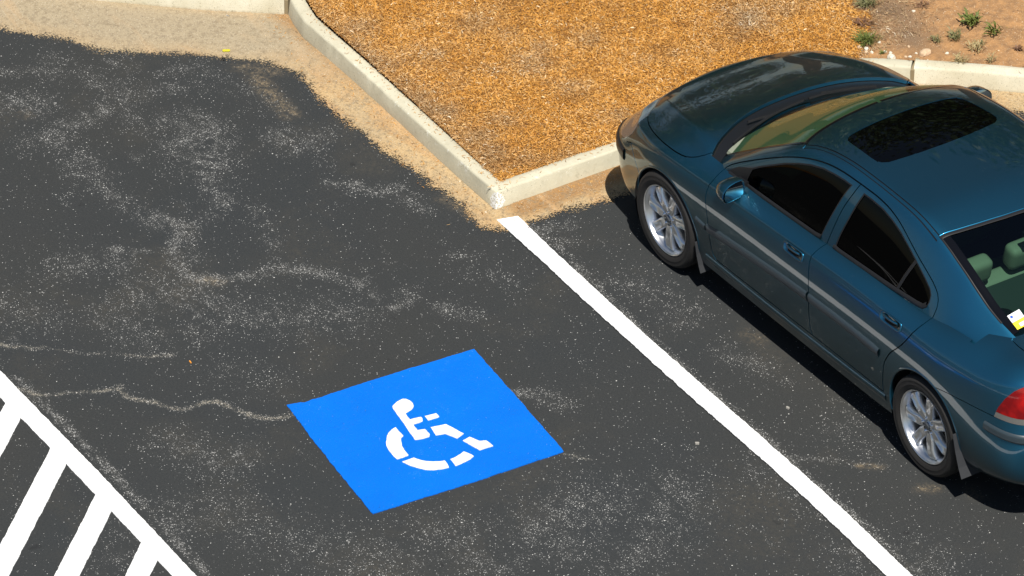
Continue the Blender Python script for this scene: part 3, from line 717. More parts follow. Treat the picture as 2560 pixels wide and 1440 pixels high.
def chipp(name, x, y, z, a, L, w, h, mat, label, cat):
    V = []; 
    for i, (t, s) in enumerate([(-.5, .7), (-.3, 1), (.1, .9), (.35, 1.05), (.5, .6)]):
        for q in (-1, 1): V += [(t * L, q * w * s / 2, 0), (t * L, q * w * s / 2 * .8, h)]
    F = []
    for i in range(4):
        b = i * 4; F += [(b, b + 4, b + 5, b + 1), (b + 2, b + 3, b + 7, b + 6), (b + 1, b + 5, b + 7, b + 3), (b, b + 2, b + 6, b + 4)]
    F += [(0, 1, 3, 2), (16, 18, 19, 17)]
    o = mesh_obj(name, V, F, mat, smooth=False); o.location = (x, y, z); o.rotation_euler = (0, 0, a); tag(o, label, cat)
chipp('cigarette_butt', .731, 3.844, .001, -.1, .026, .008, .006, simple('butt_orange', (.85, .33, .04), .7), 'tiny orange cigarette butt on the asphalt above the blue square', 'litter')
chipp('fallen_leaf', 3.757, 1.834, .012, 1., .05, .028, .003, simple('leaf_yellow', (.55, .50, .02), .7), 'small yellow-green leaf on the gritty sand, top left', 'leaf')
chipp('paper_scrap', 4.133, 1.603, .012, .3, .030, .012, .003, simple('paper', (.85, .84, .8), .7), 'white paper scrap on the sand below the old kerb', 'litter')
chipp('pebble', -1.726, 1.16, .001, .3, .022, .016, .010, st_grey, 'grey pebble on the asphalt between the bay line and the parked car', 'stone')
chipp('pebble', -1.726, 1.809, .001, .9, .024, .018, .010, st_grey, 'grey pebble on the asphalt left of the lower part of the bay line', 'stone')
chipp('bark_chip', 0.517, -1.537, .012, .2, .06, .04, .02, simple('bark_orange', (.65, .28, .09), .8), 'orange bark chip lying in the gutter behind the windscreen', 'bark chip')

# ------------------------------------------------------------------ trees standing beyond the bed (they show in the glass and the paint)
def tree_mesh(seed, H, R, nleaf):
    r_ = np.random.default_rng(seed); V, F = [], []
    def limb(a, b, ra, rb):
        a, b = np.array(a), np.array(b); d = b - a; d = d / np.linalg.norm(d); u_ = np.cross(d, [.3, .5, .8]); u_ /= np.linalg.norm(u_); v_ = np.cross(d, u_); k0 = len(V)
        for t, rr in ((0, ra), (.5, (ra + rb) / 2), (1, rb)):
            for k in range(8):
                an = 2 * math.pi * k / 8; V.append(tuple(a + (b - a) * t + (u_ * math.cos(an) + v_ * math.sin(an)) * rr + r_.normal(0, rr * .06, 3)))
        for i in range(2):
            for k in range(8): F.append((k0 + i * 8 + k, k0 + i * 8 + (k + 1) % 8, k0 + i * 8 + 8 + (k + 1) % 8, k0 + i * 8 + 8 + k))
    top = (r_.normal(0, .2), r_.normal(0, .2), H * .62); limb((0, 0, -.2), top, R * .075, R * .045)
    tips = []
    for k in range(16):
        a = 2 * math.pi * k / 16 + r_.normal(0, .2); s = r_.uniform(.25, 1); z0 = H * (.22 + .40 * s); L = R * r_.uniform(.55, .95) * (1.1 - .4 * s)
        tip = (math.cos(a) * L, math.sin(a) * L, z0 + L * r_.uniform(.2, .7)); limb((top[0] * s, top[1] * s, z0), tip, R * .028, R * .01); tips.append(tip)
    cl = [np.array(t) for t in tips] + [np.array([r_.normal(0, R * .35), r_.normal(0, R * .35), r_.uniform(.45, .95) * H]) for _ in range(26)]
    n = nleaf; c = np.array(cl)[r_.integers(0, len(cl), n)]; p = c + r_.normal(0, 1, (n, 3)) * np.array([.17 * R, .17 * R, .085 * H])
    p = p[p[:, 2] > H * .16]; n = len(p); u_ = r_.normal(0, 1, (n, 3)); u_ /= np.linalg.norm(u_, axis=1)[:, None]; w_ = np.cross(u_, r_.normal(0, 1, (n, 3))); w_ /= np.linalg.norm(w_, axis=1)[:, None]
    s = r_.uniform(.08, .17, n)[:, None]; LV = np.stack([p - u_ * s, p + w_ * s * .5, p + u_ * s, p - w_ * s * .5], 1).reshape(-1, 3)
    return V, F, LV, [(4 * i, 4 * i + 1, 4 * i + 2, 4 * i + 3) for i in range(n)]
bark = m_stone('tree_bark', (.16, .12, .09)); leafm = m_leaf('tree_leaves', (.022, .050, .012), (.07, .13, .03))
protos = []
TR = [(11.0, -4.0, 0), (10.2, -9.6, 1), (17.5, -7.0, 0), (6.4, -14.0, 1), (16.8, 1.2, 1), (15.5, 8.6, 0), (21, 14.5, 1), (24, -15, 0)]
LAB = ['tall green tree beyond the bed, straight ahead of the bonnet', 'tall green tree beyond the bed, right of the first one', 'tree in the second row, behind the two nearest ones', 'tree furthest to the right beyond the bare dirt',
       'tree left of the tall pair, farther from the kerb', 'tree beyond the old kerb, ahead of the empty bay', 'tree farthest to the left beyond the lot', 'tree farthest away on the right in the back row']
for k, (x, y, pz) in enumerate(TR):
    if k < 2:
        V, F, LV, LF = tree_mesh(40 + k, 9.0 + k, 4.0, 9000); e = empty('tree', (0, 0, 0)); mesh_obj('trunk', V, F, bark, e); mesh_obj('crown', LV, LF, leafm, e, smooth=False); protos.append(e)
        o = e
    else:
        o = protos[pz].copy(); COL.objects.link(o)
        for ch in protos[pz].children: c = ch.copy(); COL.objects.link(c); c.parent = o
    o.location = (x, y, .1); o.rotation_euler = (0, 0, k * 1.3); o.scale = (1 + .05 * (k % 3),) * 3
    tag(o, LAB[k], 'tree', 'trees beyond the planting bed')

# ---------------------------------------------------------------- car surfaces (numpy only)
def pchip(xk, yk, x):
    xk = np.asarray(xk, float); yk = np.asarray(yk, float); x = np.asarray(x, float)
    if yk.ndim == 1: yk = yk[:, None]; sq = True
    else: sq = False
    h = np.diff(xk)[:, None]; dl = np.diff(yk, axis=0) / h
    m = np.zeros_like(yk)
    a, b = dl[:-1], dl[1:]
    w1 = 2 * h[1:] + h[:-1]; w2 = h[1:] + 2 * h[:-1]
    with np.errstate(divide='ignore', invalid='ignore'):
        mm = np.where(a * b > 0, (w1 + w2) / (w1 / np.where(a == 0, 1, a) + w2 / np.where(b == 0, 1, b)), 0)
    m[1:-1] = mm; m[0] = dl[0]; m[-1] = dl[-1]
    i = np.clip(np.searchsorted(xk, x) - 1, 0, len(xk) - 2)
    hh = h[i]; t = ((x - xk[i]) / h[i, 0])[:, None]
    r = ((1 + 2 * t) * (1 - t) ** 2 * yk[i] + t * (1 - t) ** 2 * hh * m[i]
         + t * t * (3 - 2 * t) * yk[i + 1] + t * t * (t - 1) * hh * m[i + 1])
    return r[:, 0] if sq else r

def smooth(G, ax, n, w=.25):
    G = np.moveaxis(G.copy(), ax, 0)
    for _ in range(n):
        G[1:-1] += w * (G[:-2] - 2 * G[1:-1] + G[2:])
    return np.moveaxis(G, 0, ax)

# plan outline of the widest level, rear centre -> front centre (x, y)
OUT = np.array([(-3.65, 0), (-3.645, .25), (-3.63, .48), (-3.595, .68), (-3.52, .80), (-3.38, .862), (-3.15, .887),
                (-2.715, .897), (-2.1, .897), (-1.5, .897), (-.9, .896), (-.4, .893), (0, .888), (.25, .876), (.42, .85),
                (.57, .828), (.685, .78), (.785, .68), (.835, .54), (.862, .33), (.875, 0)])
_s = np.r_[0, np.cumsum(np.hypot(*np.diff(OUT, axis=0).T))]
# stations for the side rows keyed on arclength of these outline points
SK = [0, 2, 4, 6, 7, 8, 9, 10, 11, 12, 14, 16, 18, 20]
sk = _s[SK]
ROWS_Z = np.array([  # a     b     c     d     e     f1    f
    [.30, .34, .44, .56, .66, .97, 1.05],
    [.30, .34, .44, .56, .66, .97, 1.045],
    [.30, .34, .44, .56, .67, .90, .985],
    [.26, .31, .42, .56, .70, .87, .915],
    [.22, .28, .40, .56, .73, .84, .895],
    [.20, .26, .38, .56, .73, .845, .902],
    [.20, .26, .38, .55, .72, .825, .880],
    [.20, .26, .38, .54, .71, .795, .845],
    [.20, .26, .38, .54, .685, .755, .803],
    [.20, .26, .38, .54, .655, .73, .775],
    [.19, .25, .38, .53, .62, .685, .722],
    [.18, .24, .38, .53, .61, .67, .708],
    [.18, .24, .38, .53, .61, .68, .718],
    [.18, .24, .38, .53, .61, .69, .73]])
ROWS_N = np.array([
    [.06, .03, .006, 0, .02, .05, .08],
    [.06, .03, .006, 0, .02, .05, .08],
    [.06, .03, .006, 0, .012, .035, .06],
    [.05, .025, .006, 0, .004, .022, .038],
    [.045, .025, .014, .004, 0, .009, .027],
    [.040, .028, .018, .006, 0, .008, .026],
    [.040, .028, .018, .006, 0, .008, .026],
    [.040, .028, .018, .006, 0, .009, .027],
    [.040, .028, .018, .005, 0, .011, .030],
    [.040, .028, .016, .004, .001, .014, .034],
    [.05, .025, .008, 0, .014, .045, .075],
    [.06, .03, .008, 0, .05, .115, .155],
    [.06, .03, .008, 0, .06, .135, .175],
    [.06, .03, .008, 0, .05, .10, .135]])
TT = [0, .25, .5, .68, .76, .82, .87, .92, .965, 1]
TX = [-3.66, -3.56, -3.3, -3.0, -2.4, -1.5, -.9, -.5, -.2, .2, .5, .63, .70, .74]
TH = np.array([
    [0, 0, 0, 0, 0, 0, 0, 0, 0, 0],
    [.075, .074, .068, .056, .048, .04, .032, .023, .012, 0],
    [.15, .148, .14, .122, .110, .098, .083, .060, .034, 0],
    [.15, .15, .148, .138, .126, .112, .094, .070, .040, 0],
    [.07, .07, .07, .07, .070, .066, .060, .048, .028, 0],
    [.06, .06, .06, .06, .060, .057, .051, .041, .024, 0],
    [.07, .07, .07, .07, .07, .066, .060, .048, .028, 0],
    [.14, .14, .14, .13, .12, .108, .092, .070, .040, 0],
    [.178, .175, .163, .147, .133, .108, .090, .067, .037, 0],
    [.145, .143, .134, .121, .109, .082, .064, .046, .025, 0],
    [.098, .096, .088, .075, .064, .045, .034, .024, .013, 0],
    [.07, .068, .059, .046, .036, .026, .019, .013, .007, 0],
    [.038, .036, .030, .020, .015, .011, .008, .005, .002, 0],
    [0, 0, 0, 0, 0, 0, 0, 0, 0, 0]])
NU, NS, NTP = 300, 36, 46

def lower_grid():
    s = np.linspace(0, _s[-1], NU)
    o = pchip(_s, OUT, s); o = smooth(o, 0, 6)
    d = np.gradient(o, axis=0); d /= np.hypot(*d.T)[:, None]
    n = np.stack([-d[:, 1], d[:, 0]], -1)          # outward normal: travelling rear->front with y>0 the outside is to the left
    n[0] = (-1, 0); n[-1] = (1, 0)
    z = smooth(pchip(sk, ROWS_Z, s), 0, 10); ins = smooth(pchip(sk, ROWS_N, s), 0, 10)
    rk = np.arange(7.); rr = np.r_[np.linspace(0, 6, NS)]
    Z = pchip(rk, z.T, rr).T; I = pchip(rk, ins.T, rr).T
    Z = smooth(Z, 1, 2); I = smooth(I, 1, 2)
    S = np.stack([o[:, None, 0] - n[:, None, 0] * I, o[:, None, 1] - n[:, None, 1] * I, Z], -1)
    S[0, :, 1] = 0; S[-1, :, 1] = 0
    S[..., 1] = np.maximum(S[..., 1], 0)
    F = S[:, -1]
    q = np.linspace(1, 0, NTP)[1:]
    q = 1 - (1 - q) ** 1.15
    hx = smooth(pchip(TX, TH, np.clip(F[:, 0], -3.66, .80)), 0, 8)
    H = pchip(TT, hx.T, q[::-1])[::-1].T
    H[0] = 0; H[-1] = 0
    H = smooth(H, 1, 2)
    T = np.stack([np.repeat(F[:, None, 0], len(q), 1), F[:, None, 1] * q[None], F[:, None, 2] + H], -1)
    yr = np.interp(T[..., 0], [-.30, .693, .80], [.737, .472, .42])          # pressed crease of the bonnet
    amp = np.interp(T[..., 0], [-.42, -.25, .45, .68], [0, .014, .014, 0])
    T[..., 2] += amp * np.clip(1 - abs(T[..., 1] - yr) / np.where(T[..., 1] > yr, .075, .11), 0, 1) ** 1.3
    G = np.concatenate([S, T], 1)
    G[:, NS - 1] += (np.interp(G[:, NS - 1, 0], [-2.6, -2.2, .3, .5], [0, 1, 1, 0]) * .0022)[:, None] * np.array([0, 1, .4])
    return G                                        # [NU, NS+NT-1, 3], rows >= NS-1 are the top

# greenhouse keys: belt B, rail P, centre C
GB = np.array([(-.33, .765, .80), (-.48, .768, .84), (-.70, .768, .87), (-1.05, .770, .885), (-1.6, .772, .905), (-2.1, .770, .925), (-2.40, .762, .935),
               (-2.70, .758, .943), (-2.98, .750, .945), (-3.46, .742, .925)])
GP = np.array([(-.33, .745, .84), (-.52, .715, .965), (-.80, .665, 1.145), (-1.13, .615, 1.315), (-1.62, .592, 1.39), (-2.1, .582, 1.392), (-2.40, .572, 1.362),
               (-2.68, .562, 1.265), (-2.95, .550, 1.13), (-3.36, .562, .975)])
GC = np.array([(-.06, 0, .89), (-.28, 0, 1.005), (-.62, 0, 1.195), (-1.02, 0, 1.375), (-1.62, 0, 1.430), (-2.12, 0, 1.425), (-2.46, 0, 1.385),
               (-2.77, 0, 1.272), (-3.05, 0, 1.14), (-3.36, 0, .985)])
NGU, NGS, NGC = 200, 26, 40

def green_grid():
    k = np.arange(10.); t = np.linspace(0, 9, NGU)
    B, P, C = [smooth(pchip(k, K, t), 0, 14) for K in (GB, GP, GC)]
    flare = np.clip((-B[:, 0] - 2.35) / .9, 0, 1)
    rows = []
    for v in np.linspace(0, 1, NGS + NGC):
        rows.append(v)
    v = np.array(rows)
    out = np.empty((NGU, len(v), 3))
    vs = NGS / (NGS + NGC)
    # unrounded profile, then smooth across rows for the rail radius
    a = np.clip(v / vs, 0, 1)[None, :, None]; q = np.clip((v - vs) / (1 - vs), 0, 1)[None, :, None]
    side = B[:, None] + (P - B)[:, None] * a
    bul = np.sin(np.pi * np.clip(a, 0, 1)) * .018 * (1 - 1.9 * flare)[:, None, None]
    side = side + bul * np.array([0, 1, .15])
    e = 1 - (1 - q) ** 2
    top = np.concatenate([P[:, None, :1] + (C - P)[:, None, :1] * e, P[:, None, 1:2] * (1 - q), P[:, None, 2:] + (C - P)[:, None, 2:] * (1 - (1 - q) ** 2.1)], -1)
    G = np.where((v <= vs)[None, :, None], side, top)
    # keep spacing roughly even: round the rail
    G = smooth(G, 1, 14)
    G[:, -1, 1] = 0
    return G

def grid_normals(G, sgn=1):
    du = np.gradient(G, axis=0); dv = np.gradient(G, axis=1)
    n = np.cross(dv, du) * sgn
    l = np.linalg.norm(n, axis=-1, keepdims=True)
    n = n / np.where(l < 1e-12, 1, l)
    return n
# ---------------------------------------------------------------- end car surfaces

# ------------------------------------------------------------------ car materials
def m_carpaint():
    t = NT('car_paint'); v = t.coord('Object')
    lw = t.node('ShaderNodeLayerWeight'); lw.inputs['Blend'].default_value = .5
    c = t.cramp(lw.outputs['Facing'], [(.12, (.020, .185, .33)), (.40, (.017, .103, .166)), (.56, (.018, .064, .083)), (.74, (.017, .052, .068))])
    dust_refl = t.math('MULTIPLY', t.ramp(t.noise(t.coord('Object', (3, 9, 3), (0, 0, .6)), 3.0, 6, .7, .5), .60, .72), t.ramp(t.noise(v, 60, 4, .7), .48, .66))  # pale specks put into the colour for dust and mirrored gaps between leaves
    geo = t.node('ShaderNodeNewGeometry'); sp = t.node('ShaderNodeSeparateXYZ'); t.link(geo.outputs['Normal'], sp.inputs[0])
    fl = t.math('LESS_THAN', t.vor(v, 26), .03)
    dd = t.math('MULTIPLY', t.math('MAXIMUM', t.math('MULTIPLY', dust_refl, .16), t.math('MULTIPLY', fl, .45)), t.ramp(sp.outputs[2], .45, .8))
    c = t.mix(dd, c, (.36, .42, .44))
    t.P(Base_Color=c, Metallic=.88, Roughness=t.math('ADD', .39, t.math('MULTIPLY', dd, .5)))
    t.b.inputs['Coat Weight'].default_value = 1; t.b.inputs['Coat Roughness'].default_value = .025; t.b.inputs['Coat IOR'].default_value = 1.6
    return t.m
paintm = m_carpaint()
def m_glass(name, tint, refl=1.0, extra=.0, k=.62):
    t = NT(name); t.n.remove(t.b)
    tr = t.node('ShaderNodeBsdfTransparent'); tr.inputs[0].default_value = (*tint, 1)
    gl = t.node('ShaderNodeBsdfGlossy'); gl.inputs['Roughness'].default_value = .01; gl.inputs[0].default_value = (refl, refl, refl, 1)
    fr = t.node('ShaderNodeFresnel'); fr.inputs[0].default_value = 1.52
    fac = t.math('ADD', t.math('MULTIPLY', fr.outputs[0], k), extra)
    mx = t.node('ShaderNodeMixShader'); t.link(fac, mx.inputs[0]); t.link(tr.outputs[0], mx.inputs[1]); t.link(gl.outputs[0], mx.inputs[2])
    t.link(mx.outputs[0], t.out.inputs[0]); return t.m
glass_front = m_glass('windscreen_glass', (.56, .78, .60), k=.7); glass_rear = m_glass('rear_glass', (.34, .50, .43), k=.9); glass_side = m_glass('tinted_side_glass', (.008, .010, .011), k=.34)
black_glass = simple('sunroof_glass', (.001, .001, .001), .03, IOR=1.28)
rubber = simple('black_rubber', (.012, .012, .013), .45); blackpl = simple('black_plastic', (.009, .0095, .011), .4)
frit = simple('black_frit', (.004, .004, .005), .08)
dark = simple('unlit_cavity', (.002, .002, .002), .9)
tyre_m = NT('tyre_rubber'); _v = tyre_m.coord('Object'); tyre_m.P(Base_Color=tyre_m.mix(tyre_m.noise(_v, 14, 4, .6), (.011, .010, .0095), (.020, .018, .0165)), Roughness=.72); tyre_m = tyre_m.m
alloy = simple('polished_alloy', (.88, .88, .88), .30, 1.0); alloy2 = simple('brake_steel', (.10, .10, .11), .5, .6)
chrome = simple('chrome', (.85, .85, .86), .04, 1.0)
beige = NT('beige_leather'); beige.P(Base_Color=(.42, .41, .33, 1), Roughness=.6); beige = beige.m
greyf = simple('grey_interior', (.060, .075, .072), .85); dashm = simple('dashboard_plastic', (.20, .22, .165), .8)
flap_m = simple('mud_flap_plastic', (.030, .032, .036), .6)
trimm = simple('bumper_trim', (.030, .045, .055), .38)
trimm.node_tree.nodes['Principled BSDF'].inputs['Coat Weight'].default_value = .3

# ------------------------------------------------------------------ cutting the half shell into panels
XZ, XY = (0, 2), (0, 1)
def shell(G, split, seam):
    bm = bmesh.new(); nu, nv = G.shape[:2]
    reg = bm.faces.layers.int.new('reg')
    vv = [[bm.verts.new(G[i, j]) for j in range(nv)] for i in range(nu)]
    for i in range(nu - 1):
        for j in range(nv - 1):
            f_ = bm.faces.new((vv[i][j], vv[i + 1][j], vv[i + 1][j + 1], vv[i][j + 1]) if seam > 0 else (vv[i][j], vv[i][j + 1], vv[i + 1][j + 1], vv[i + 1][j]))
            f_[reg] = 0 if j < split else 1
    bmesh.ops.remove_doubles(bm, verts=bm.verts[:], dist=2e-5)
    for f_ in [f_ for f_ in bm.faces if f_.calc_area() < 1e-9]: bm.faces.remove(f_)
    lay = bm.verts.layers.float_vector.new('nrm')
    bm.normal_update()
    for v in bm.verts:
        n = v.normal.copy()
        if v.co.y < 1e-4: n.y = 0; n.normalize()
        v[lay] = n
    return bm

def offset(line, d):
    L = np.asarray(line, float); t = np.gradient(L, axis=0); t /= np.maximum(np.hypot(*t.T), 1e-9)[:, None]
    return L + np.stack([-t[:, 1], t[:, 0]], -1) * d

def cut(bm, line, ax, filt, closed=False):
    L = [tuple(q) for q in line]
    if closed: L = L + [L[0]]
    a0, a1 = ax
    lo = np.min(L, 0) - .02; hi = np.max(L, 0) + .02
    cand = []
    for f_ in bm.faces:
        c = f_.calc_center_median()
        if lo[0] - .03 < c[a0] < hi[0] + .03 and lo[1] - .03 < c[a1] < hi[1] + .03 and filt(f_, c): cand.append(f_)
    for p, q in zip(L[:-1], L[1:]):
        dx, dy = q[0] - p[0], q[1] - p[1]; l = math.hypot(dx, dy)
        if l < 1e-6: continue
        no = [0, 0, 0]; no[a0] = -dy / l; no[a1] = dx / l
        co = [0, 0, 0]; co[a0] = p[0]; co[a1] = p[1]
        x0, x1 = min(p[0], q[0]) - .002, max(p[0], q[0]) + .002; y0, y1 = min(p[1], q[1]) - .002, max(p[1], q[1]) + .002
        sub = []
        for f_ in cand:
            xs = [v.co[a0] for v in f_.verts]; ys = [v.co[a1] for v in f_.verts]
            if max(xs) < x0 or min(xs) > x1 or max(ys) < y0 or min(ys) > y1: continue
            sub.append(f_)
        if not sub: continue
        es = {e for f_ in sub for e in f_.edges}; vs = {v for f_ in sub for v in f_.verts}
        r_ = bmesh.ops.bisect_plane(bm, geom=list(vs) + list(es) + sub, dist=1e-5, plane_co=co, plane_no=no)
        new = {g for g in r_['geom'] if isinstance(g, bmesh.types.BMFace)}
        cand = list({f_ for f_ in cand if f_.is_valid} | {f_ for f_ in new if f_.is_valid})

def dist2(c, line): return seg_dist(np.array([c]), line)[0]
def inpoly(c, poly): return bool(inside(np.array([c]), poly)[0])
def densify(line, n=3):   # smooth a traced outline
    L = np.asarray(line, float); s = np.r_[0, np.cumsum(np.hypot(*np.diff(L, axis=0).T))]
    q = np.linspace(0, s[-1], (len(L) - 1) * n + 1); return pchip(s, L, q)

# outlines measured on the car side (x, z) and from above (x, y)
D_FRONT = [(-.484, .905), (-.476, .85), (-.464, .80), (-.461, .76), (-.466, .70), (-.475, .645), (-.487, .51), (-.497, .40), (-.512, .345), (-.545, .318)]
D_BOT1 = [(-.545, .318), (-.9, .322), (-1.3, .328), (-1.572, .332)]
D_B = [(-1.572, .332), (-1.556, .38), (-1.551, .42), (-1.552, .507), (-1.560, .656), (-1.560, .752), (-1.556, .839), (-1.557, .889), (-1.561, .929), (-1.573, .988), (-1.593, 1.08), (-1.615, 1.178), (-1.648, 1.27), (-1.679, 1.352)]
D_TOP1 = [(-1.679, 1.352), (-1.56, 1.350), (-1.451, 1.342), (-1.35, 1.327), (-1.26, 1.306), (-1.17, 1.279), (-1.084, 1.247), (-.95, 1.186), (-.831, 1.123), (-.70, 1.050), (-.586, .982), (-.52, .938), (-.484, .905)]
D_TOP2 = [(-1.679, 1.352), (-1.809, 1.352), (-1.954, 1.343), (-2.072, 1.320), (-2.15, 1.294), (-2.235, 1.258), (-2.334, 1.214), (-2.439, 1.168), (-2.539, 1.116), (-2.588, 1.072), (-2.604, 1.02), (-2.600, .957), (-2.577, .898), (-2.545, .84), (-2.509, .79), (-2.46, .735), (-2.418, .694), (-2.38, .65), (-2.353, .608), (-2.328, .56), (-2.316, .516), (-2.305, .45), (-2.299, .391), (-2.300, .335)]
D_BOT2 = [(-2.300, .335), (-2.0, .334), (-1.572, .332)]
DOORF = D_FRONT + D_BOT1[1:] + D_B[1:] + D_TOP1[1:-1]
DOORR = D_TOP2 + D_BOT2[1:] + D_B[1:-1]
WINF = [(-.728, 1.018), (-.80, 1.065), (-.902, 1.122), (-1.0, 1.176), (-1.113, 1.228), (-1.22, 1.268), (-1.335, 1.298), (-1.45, 1.314), (-1.54, 1.321), (-1.622, 1.322), (-1.597, 1.27), (-1.573, 1.20), (-1.548, 1.117), (-1.517, 1.016), (-1.500, .955), (-1.492, .936), (-1.465, .922), (-1.1, .903), (-.69, .886)]
SAIL = [(-.600, .966), (-.728, 1.018), (-.69, .886), (-.52, .880), (-.50, .893)]
WINR = [(-1.735, 1.325), (-1.811, 1.326), (-1.933, 1.320), (-2.046, 1.300), (-2.14, 1.274), (-2.243, 1.232), (-2.343, 1.186), (-2.44, 1.136), (-2.505, 1.098), (-2.530, 1.068), (-2.537, 1.03), (-2.526, .995), (-2.495, .975), (-2.44, .968), (-2.2, .955), (-1.95, .944), (-1.68, .930), (-1.645, .938), (-1.638, .965), (-1.655, 1.046), (-1.684, 1.148), (-1.709, 1.244)]
HEADER = [(-1.025, -.01), (-1.027, .12), (-1.030, .25), (-1.037, .37), (-1.048, .47), (-1.062, .53), (-1.085, .575)]
PILLAR = [(-1.085, .575), (-.933, .606), (-.80, .622), (-.68, .637), (-.55, .651), (-.43, .664), (-.25, .69), (.1, .70)]
RHEAD = [(-2.478, -.01), (-2.468, .15), (-2.447, .32), (-2.425, .45), (-2.402, .556)]
RSIDE = [(-2.402, .556), (-2.48, .560), (-2.582, .564), (-2.762, .568), (-2.90, .567), (-3.02, .562), (-3.12, .553), (-3.5, .51)]
DITCH = [(-1.085, .575), (-1.15, .556), (-1.24, .541), (-1.338, .534), (-1.55, .531), (-1.746, .531), (-2.02, .536), (-2.2, .543), (-2.402, .556)]
SUNR = [(-1.222, -.01), (-1.223, .15), (-1.229, .30), (-1.236, .36), (-1.248, .395), (-1.272, .415), (-1.30, .421), (-1.45, .432), (-1.56, .437), (-1.605, .432), (-1.635, .415), (-1.655, .385), (-1.664, .34), (-1.690, .17), (-1.698, -.01)]
WS_IN = [(-1.065, -.01), (-1.07, .25), (-1.085, .40), (-1.11, .50), (-1.14, .552)]
HOOD = [(.735, -.01), (.725, .15), (.70, .28), (.665, .38), (.62, .48), (.575, .56), (.53, .635), (.47, .69), (.38, .735), (.22, .785), (.08, .812), (-.047, .822), (-.12, .821), (-.169, .812), (-.205, .798), (-.237, .782), (-.27, .758), (-.300, .724)]
HREAR = [(-.300, .724), (-.262, .67), (-.220, .60), (-.16, .48), (-.115, .36), (-.085, .22), (-.072, .10), (-.070, -.01)]
TRUNK = [(-3.62, .615), (-3.45, .605), (-3.30, .595), (-3.16, .585), (-3.12, .565), (-3.10, .535), (-3.135, .40), (-3.165, .20), (-3.17, -.01)]
COWL = [(-.232, -.01), (-.240, .18), (-.262, .36), (-.315, .58), (-.385, .745)]
TRUNKB = [(-3.56, .60), (-3.80, .60)]
TAIL = [(-3.352, .745), (-3.362, .78), (-3.375, .815), (-3.41, .885), (-3.45, .945), (-3.50, .992), (-3.56, 1.018), (-3.75, 1.025), (-3.75, .742)]
HEADL = [(.50, .655), (.53, .682), (.56, .692), (.66, .700), (.85, .700), (.85, .60), (.66, .575), (.55, .60)]
SEAM_F = [(.305, .50), (.36, .555), (.42, .605), (.46, .625), (.52, .60)]
SEAM_R = [(-2.84, .672), (-2.95, .695), (-3.10, .718), (-3.25, .735), (-3.352, .742)]
ARCH_F, ARCH_R, AR = (0, .312), (-2.715, .335), .345
g = .0035

low = shell(LG := lower_grid(), NS - 1, 1)
up = shell(GG := green_grid(), NGS, 1)
# orientation check: make normals face outwards
for bm_, tst in ((low, lambda f_, c: c.y > .85 and f_.normal.y < 0), (up, lambda f_, c: c.z > 1.38 and f_.normal.z < 0)):
    bad = sum(1 for f_ in bm_.faces if tst(f_, f_.calc_center_median()))
    if bad > 20:
        lay = bm_.verts.layers.float_vector['nrm']
        bmesh.ops.reverse_faces(bm_, faces=bm_.faces[:]); bm_.normal_update()
        for v in bm_.verts:
            n = v.normal.copy()
            if v.co.y < 1e-4: n.y = 0; n.normalize()
            v[lay] = n
def circ(c, r, n=72): return [(c[0] + r * math.cos(2 * math.pi * k / n), c[1] + r * math.sin(2 * math.pi * k / n)) for k in range(n)]
sidef = lambda f_, c: c.y > .60
GAPS_SIDE = [D_FRONT, D_BOT1, D_B, D_TOP1, D_TOP2, D_BOT2]
for L in GAPS_SIDE:
    L2 = densify(L, 2)
    for s in (-g, g):
        cut(low, offset(L2, s), XZ, sidef); cut(up, offset(L2, s), XZ, lambda f_, c: f_[up.faces.layers.int['reg']] == 0 or c.y > .57)
for a in (ARCH_F, ARCH_R): cut(low, circ(a, AR), XZ, sidef, True)
for L in (SEAM_R, SEAM_F):
    for s in (-g * .7, g * .7): cut(low, offset(L, s), XZ, lambda f_, c: c.y > .5)
cut(low, [(-3.30, .782), (-3.78, .782)], XZ, lambda f_, c: c.y > .4); cut(low, TAIL, XZ, lambda f_, c: c.x < -3.2, True); cut(low, HEADL, XZ, lambda f_, c: c.x > .3, True)
for L in (WINF, SAIL, WINR): cut(up, L, XZ, lambda f_, c: f_[up.faces.layers.int['reg']] == 0 or c.y > .57, True)
topf = lambda f_, c: f_.normal.z > .15
for L in (HOOD, HREAR, TRUNK):
    L2 = densify(L, 2)
    for s in (-g * .8, g * .8): cut(low, offset(L2, s), XY, topf)
cut(low, densify(COWL, 3), XY, topf)
for s in (-g, g): cut(low, offset(TRUNKB, s), XY, lambda f_, c: c.x < -3.3)
for L in (HEADER, PILLAR, RHEAD, RSIDE, SUNR, WS_IN): cut(up, densify(L, 2), XY, lambda f_, c: f_.normal.z > .1 and c.y < .74)
DI = densify(DITCH, 2)
for s in (-.002, .004, .022, .028): cut(up, offset(DI, -s), XY, lambda f_, c: c.z > 1.15)

WIND = HEADER + PILLAR[1:] + [(.1, -.01)]
REARG = RHEAD + RSIDE[1:] + [(-3.5, -.01)]
HOODP = HOOD + HREAR[1:]
TRUNKP = TRUNK + [(-3.8, -.01), (-3.8, .60)]
parts = {}
def add(nm, bm_, f_):
    lay = bm_.verts.layers.float_vector['nrm']
    d = parts.setdefault(nm, dict(key={}, co=[], no=[], f=[]))
    ids = []
    for v in f_.verts:
        k = (round(v.co.x, 5), round(v.co.y, 5), round(v.co.z, 5))
        if k not in d['key']:
            d['key'][k] = len(d['co']); d['co'].append(tuple(v.co)); n = Vector(v[lay]); n.normalize(); d['no'].append(tuple(n))
        ids.append(d['key'][k])
    if len(set(ids)) >= 3: d['f'].append(tuple(dict.fromkeys(ids)))
G_SIDE = [densify(L, 2) for L in GAPS_SIDE]
HG = [densify(L, 2) for L in (HOOD, HREAR, TRUNK)]
regL = low.faces.layers.int['reg']; regU = up.faces.layers.int['reg']
